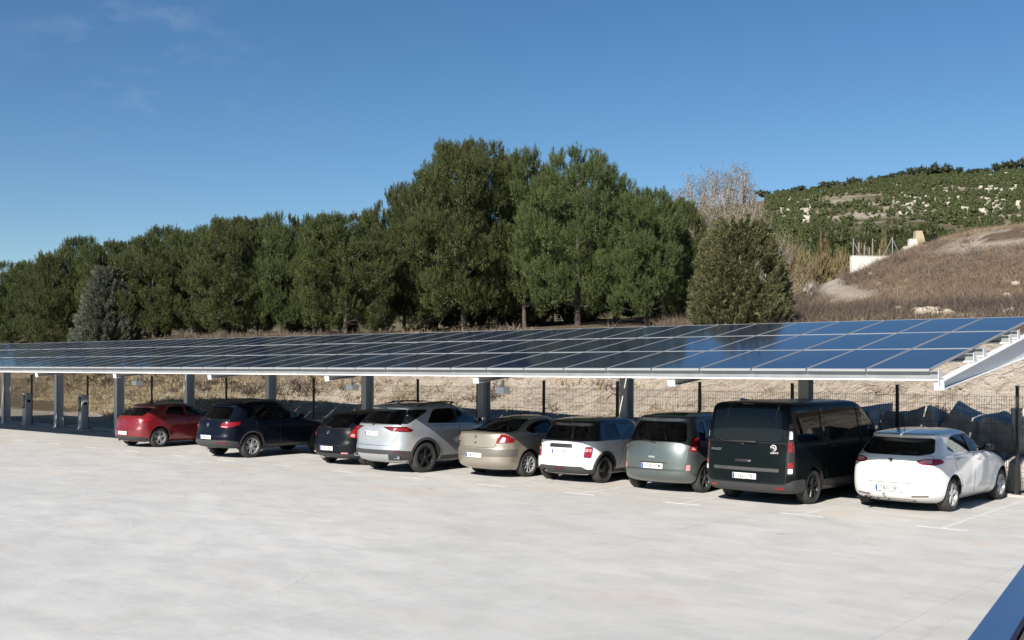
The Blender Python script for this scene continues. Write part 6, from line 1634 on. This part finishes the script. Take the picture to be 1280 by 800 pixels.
    V, F = merge(oc); o = link(bpy.data.objects.new('limestone_outcrops', np_mesh('limestone_outcrops', V, F, M['limestone']))); tag(o, kind='stuff')
    ridge = [(955, 16), (976, 12), (997, 17), (1018, 12), (1040, 18), (1058, 11), (1070, 16), (1094, 15), (1106, 12), (1118, 15), (1134, 14), (1144, 20), (1158, 20), (1172, 22), (1194, 16), (1214, 17), (1230, 13), (1250, 18), (1267, 20), (1282, 20)]
    for i, (px, wpx) in enumerate(ridge):
        q = (px - 640) / FPX; Ys = np.linspace(450, 640, 120); zs = height(q * Ys, Ys); k = int(np.argmax((zs - EYE) / Ys)); Y = Ys[k]; s = wpx / FPX * Y / 2 / .95
        o = link(bpy.data.objects.new('ridge_oak', ov[i % 3])); o.location = (q * Y, Y, zs[k] - .15 * s); o.scale = (s, s, s * rnd.uniform(.85, 1.15)); o.rotation_euler = (0, 0, rnd.uniform(-.4, .4) + (PI if i % 2 else 0))
        tag(o, 'dark round oak standing on the skyline of the distant hill', 'oak tree', 'oaks along the skyline')
build_far_hill()

def build_scrub():
    g = np.random.default_rng(31)
    def tufts(name, mat, pts, h, n, wid, spread, kind='stuff'):
        parts = []
        for (X, Y, Z, s) in pts:
            m = n; u = unit(m, g); u[:, 2] = np.abs(u[:, 2]) * .9 + .35
            b = np.stack([g.normal(scale=spread * s, size=m), g.normal(scale=spread * s, size=m), np.full(m, -.03)], 1) + np.array([X, Y, Z])
            parts.append(blades(b, u, h * s * g.uniform(.5, 1.2, m), wid * g.uniform(.6, 1.3, m), g))
        V, F = merge(parts); o = link(bpy.data.objects.new(name, np_mesh(name, V, F, mat))); tag(o, kind=kind)
    pts = []
    N = 14000; q = g.uniform(.14, .52, N); Y = 34 + 66 * g.uniform(size=N) ** .8; X = q * Y; Z = height(X, Y)
    r, d = rd(X, Y); nz = N_HILL(X * 2.2, Y * 2.2)
    tr = track_dist(X, Y) < 1.0
    keep = (d > 34) & (g.uniform(size=N) < .55 + .4 * nz) & ~tr & ~((X - 16.2) ** 2 + (Y - 42) ** 2 < 4.5) & ~((((X - SPOIL.x) / 4.4) ** 2 + ((Y - SPOIL.y) / 5.5) ** 2 < .8) & (g.uniform(size=N) < .8))
    nb_ = N_HILL(X * 1.1 + 40, Y * 1.1); A = []; B = []; C = []
    for i in np.nonzero(keep)[0]:
        v = nb_[i] + .5 * nz[i] + g.normal(scale=.35); s_ = g.uniform(.6, 1.5)
        if v > .45 or (Y[i] < 46 and v > -.1): A.append((X[i], Y[i], Z[i], s_ * .85))
        elif v < -.55: B.append((X[i], Y[i], Z[i], s_ * 1.25))
        else: C.append((X[i], Y[i], Z[i], s_))
    tufts('dry_scrub', M['scrub'], C, .42, 30, .028, .22)
    tufts('dark_scrub', M['scrub_dark'], B, .42, 34, .03, .24)
    tufts('dry_grass', M['straw'], A, .36, 22, .022, .18)
    # litter and grass under the pines and along the top of the bank
    pts = []
    N = 9000; r = g.uniform(-80, 0, N); d = g.uniform(26.5, 40, N); X = r * ER.x + d * ED.x; Y = r * ER.y + d * ED.y; Z = height(X, Y)
    nz = N_BANK(r * .8, d * .8)
    left = np.clip((-26 - r) / 24, 0, 1)
    keep = (Z > .5) & (g.uniform(size=N) < (.10 + .75 * left * (Z > 1.0) * (1 + 0 * Z) - .10 * (Z > 3.1) * (r > -50)) * (.7 + .5 * nz))
    for i in np.nonzero(keep)[0]: pts.append((X[i], Y[i], Z[i], g.uniform(.5, 1.3)))
    k = len(pts) // 3
    dk = [p for p in pts[:2 * k] if p[2] > 1.5 and N_BANK(p[0] * 1.3, p[1] * 1.3) > -.35]; dks = set(dk)
    tufts('bank_scrub', M['scrub'], [p for p in pts[:2 * k] if p not in dks], .42, 26, .036, .2)
    tufts('bank_dark_scrub', M['scrub_dark'], dk, .55, 34, .05, .24)
    tufts('bank_grass', M['straw'], pts[2 * k:], .40, 22, .034, .2)
    pts = []
    N = 7600; r = g.uniform(-74, -14, N); d = 25.4 + 6.5 * g.uniform(size=N) ** 1.3 + .42 * np.clip(-44 - r, 0, 26); X = r * ER.x + d * ED.x; Y = r * ER.y + d * ED.y; Z = height(X, Y)
    keep = (Z > .12) & (Z < 2.2) & (g.uniform(size=N) < .04 + .75 * np.clip((-22 - r) / 20, 0, 1))
    for i in np.nonzero(keep)[0]: pts.append((X[i], Y[i], Z[i], g.uniform(.4, 1.0)))
    tufts('bank_straw', M['straw'], pts, .40, 20, .034, .18)
build_scrub()

# ------------------------------------------------------------------ stones, wall and posts on the slope
def build_stones():
    rnd = random.Random(8); k = 0
    for tier, (d, zc, n, r0) in enumerate(((24.95, .40, 13, -13.6), (25.6, 1.20, 13, -13.2))):
        r = r0
        for i in range(n):
            w = rnd.uniform(.30, .52); h = rnd.uniform(.34, .50)
            me = stone_mesh('boulder', 40 + k, M['rock'], w, rnd.uniform(.45, .55), h, 0, True)
            o = link(bpy.data.objects.new('boulder', me)); r += w * .98; o.location = W(r, d + rnd.uniform(-.08, .12), zc + rnd.uniform(-.08, .08)); r += w * .98
            o.rotation_euler = (rnd.uniform(-.2, .2), rnd.uniform(-.45, .45), SITE + rnd.uniform(-.25, .25))
            tag(o, 'big squared boulder in the rough stone row behind the fence at the right', 'boulder', 'boulders behind the fence'); k += 1
    # pale stones: spoil heap, track and slope
    for i in range(30):
        if i < 15: px, py, s = rnd.gauss(1172, 16), rnd.uniform(386, 396), rnd.uniform(.12, .34)
        else: px, py, s = rnd.uniform(1010, 1279), rnd.uniform(330, 392), rnd.uniform(.12, .3)
        p = hit(px, py); me = stone_mesh('pale_stone', 200 + i, M['pale_rock'], s * 1.2, s, s * .7, 8)
        o = link(bpy.data.objects.new('pale_stone', me)); o.location = p + Vector((0, 0, s * .25)); o.rotation_euler = (0, 0, rnd.uniform(0, 6))
        tag(o, 'pale stone of the spoil heap just above the panels' if i < 15 else 'pale stone lying in the dry scrub of the slope', 'stone', 'stones of the spoil heap' if i < 15 else 'stones on the slope')
build_stones()

def build_slope_wall():
    Y0 = hit(1066, 343, 50).y
    def pt(px, py, Y=Y0): return Vector(((px - 640) / FPX * Y, Y, top_z(py, px, Y)))
    a, b = pt(1064, 320), pt(1126, 317, Y0 + 0.4)
    dirn = Vector((b.x - a.x, b.y - a.y, 0)); ln = dirn.length; rz = math.atan2(dirn.y, dirn.x)
    root = empty('retaining_wall', (a.x, a.y, 0), rz); tag(root, 'white rendered retaining wall half buried in the brown slope', 'wall')
    m = MB(); zt = a.z; 
    m.box((0, 0, zt - 2.6), (ln, .35, zt)); m.build('masonry', M['whitewall'], root)
    m = MB(); m.box((-.02, -.02, zt), (ln, .37, zt + .05)); m.build('coping', M['kerb'], root)
    for i, (px, h) in enumerate([(1066, 22), (1073, 17), (1080, 14), (1086, 11), (1090, 22), (1099, 9), (1115, 24), (1137, 20)]):
        p = pt(px, 320, Y0 + 1.2 + i * .35); hh = h / FPX * p.y
        root = empty('fence_post', (p.x, p.y, p.z - .4)); tag(root, 'thin grey post standing above the white wall on the slope', 'post', 'posts above the white wall')
        m = MB(); m.tube([(0, 0, 0), (.02, 0, hh + .4)], [.05, .04], 8); m.build('shaft', M['wood'], root)
        if px in (1066, 1115):
            q = MB()
            for sg in ((-1, 1) if px == 1115 else (1,)): q.tube([(0, .09, hh + .3), (sg * .55 * hh, .09, 0)], .032, 6)
            q.build('brace', M['wood'], root)
    # block, stump of masonry
    p = pt(1140, 312, Y0 + 3); root = empty('white_block', (p.x, p.y, p.z - .6)); tag(root, 'small white concrete block between the wall and the masonry stump', 'block')
    m = MB(); m.rbox((0, 0, .75), (.62, .6, 1.5), .03); m.build('cube', M['whitewall'], root)
    m = MB(); m.rbox((-.55, -.05, .42), (.5, .5, .85), .03); m.build('footing', M['whitewall'], root)
    m = MB(); m.rbox((.55, 0, .55), (.36, .5, 1.0), .03); m.build('footing', M['whitewall'], root)
    p = pt(1149, 309, Y0 + 4); zt = top_z(289, 1149, Y0 + 4)
    g = MB(); h = zt - p.z + .8
    g.hexa([(-.5, -.4, 0), (.72, -.4, 0), (.72, .4, 0), (-.5, .4, 0), (-.42, -.3, h), (.12, -.3, h + .02), (.12, .3, h - .03), (-.42, .3, h)])
    o = g.build('masonry_stump', M['ruin']); o.location = (p.x, p.y, p.z - .8); tag(o, 'broken tan masonry stump on the skyline of the brown slope', 'ruin')
build_slope_wall()
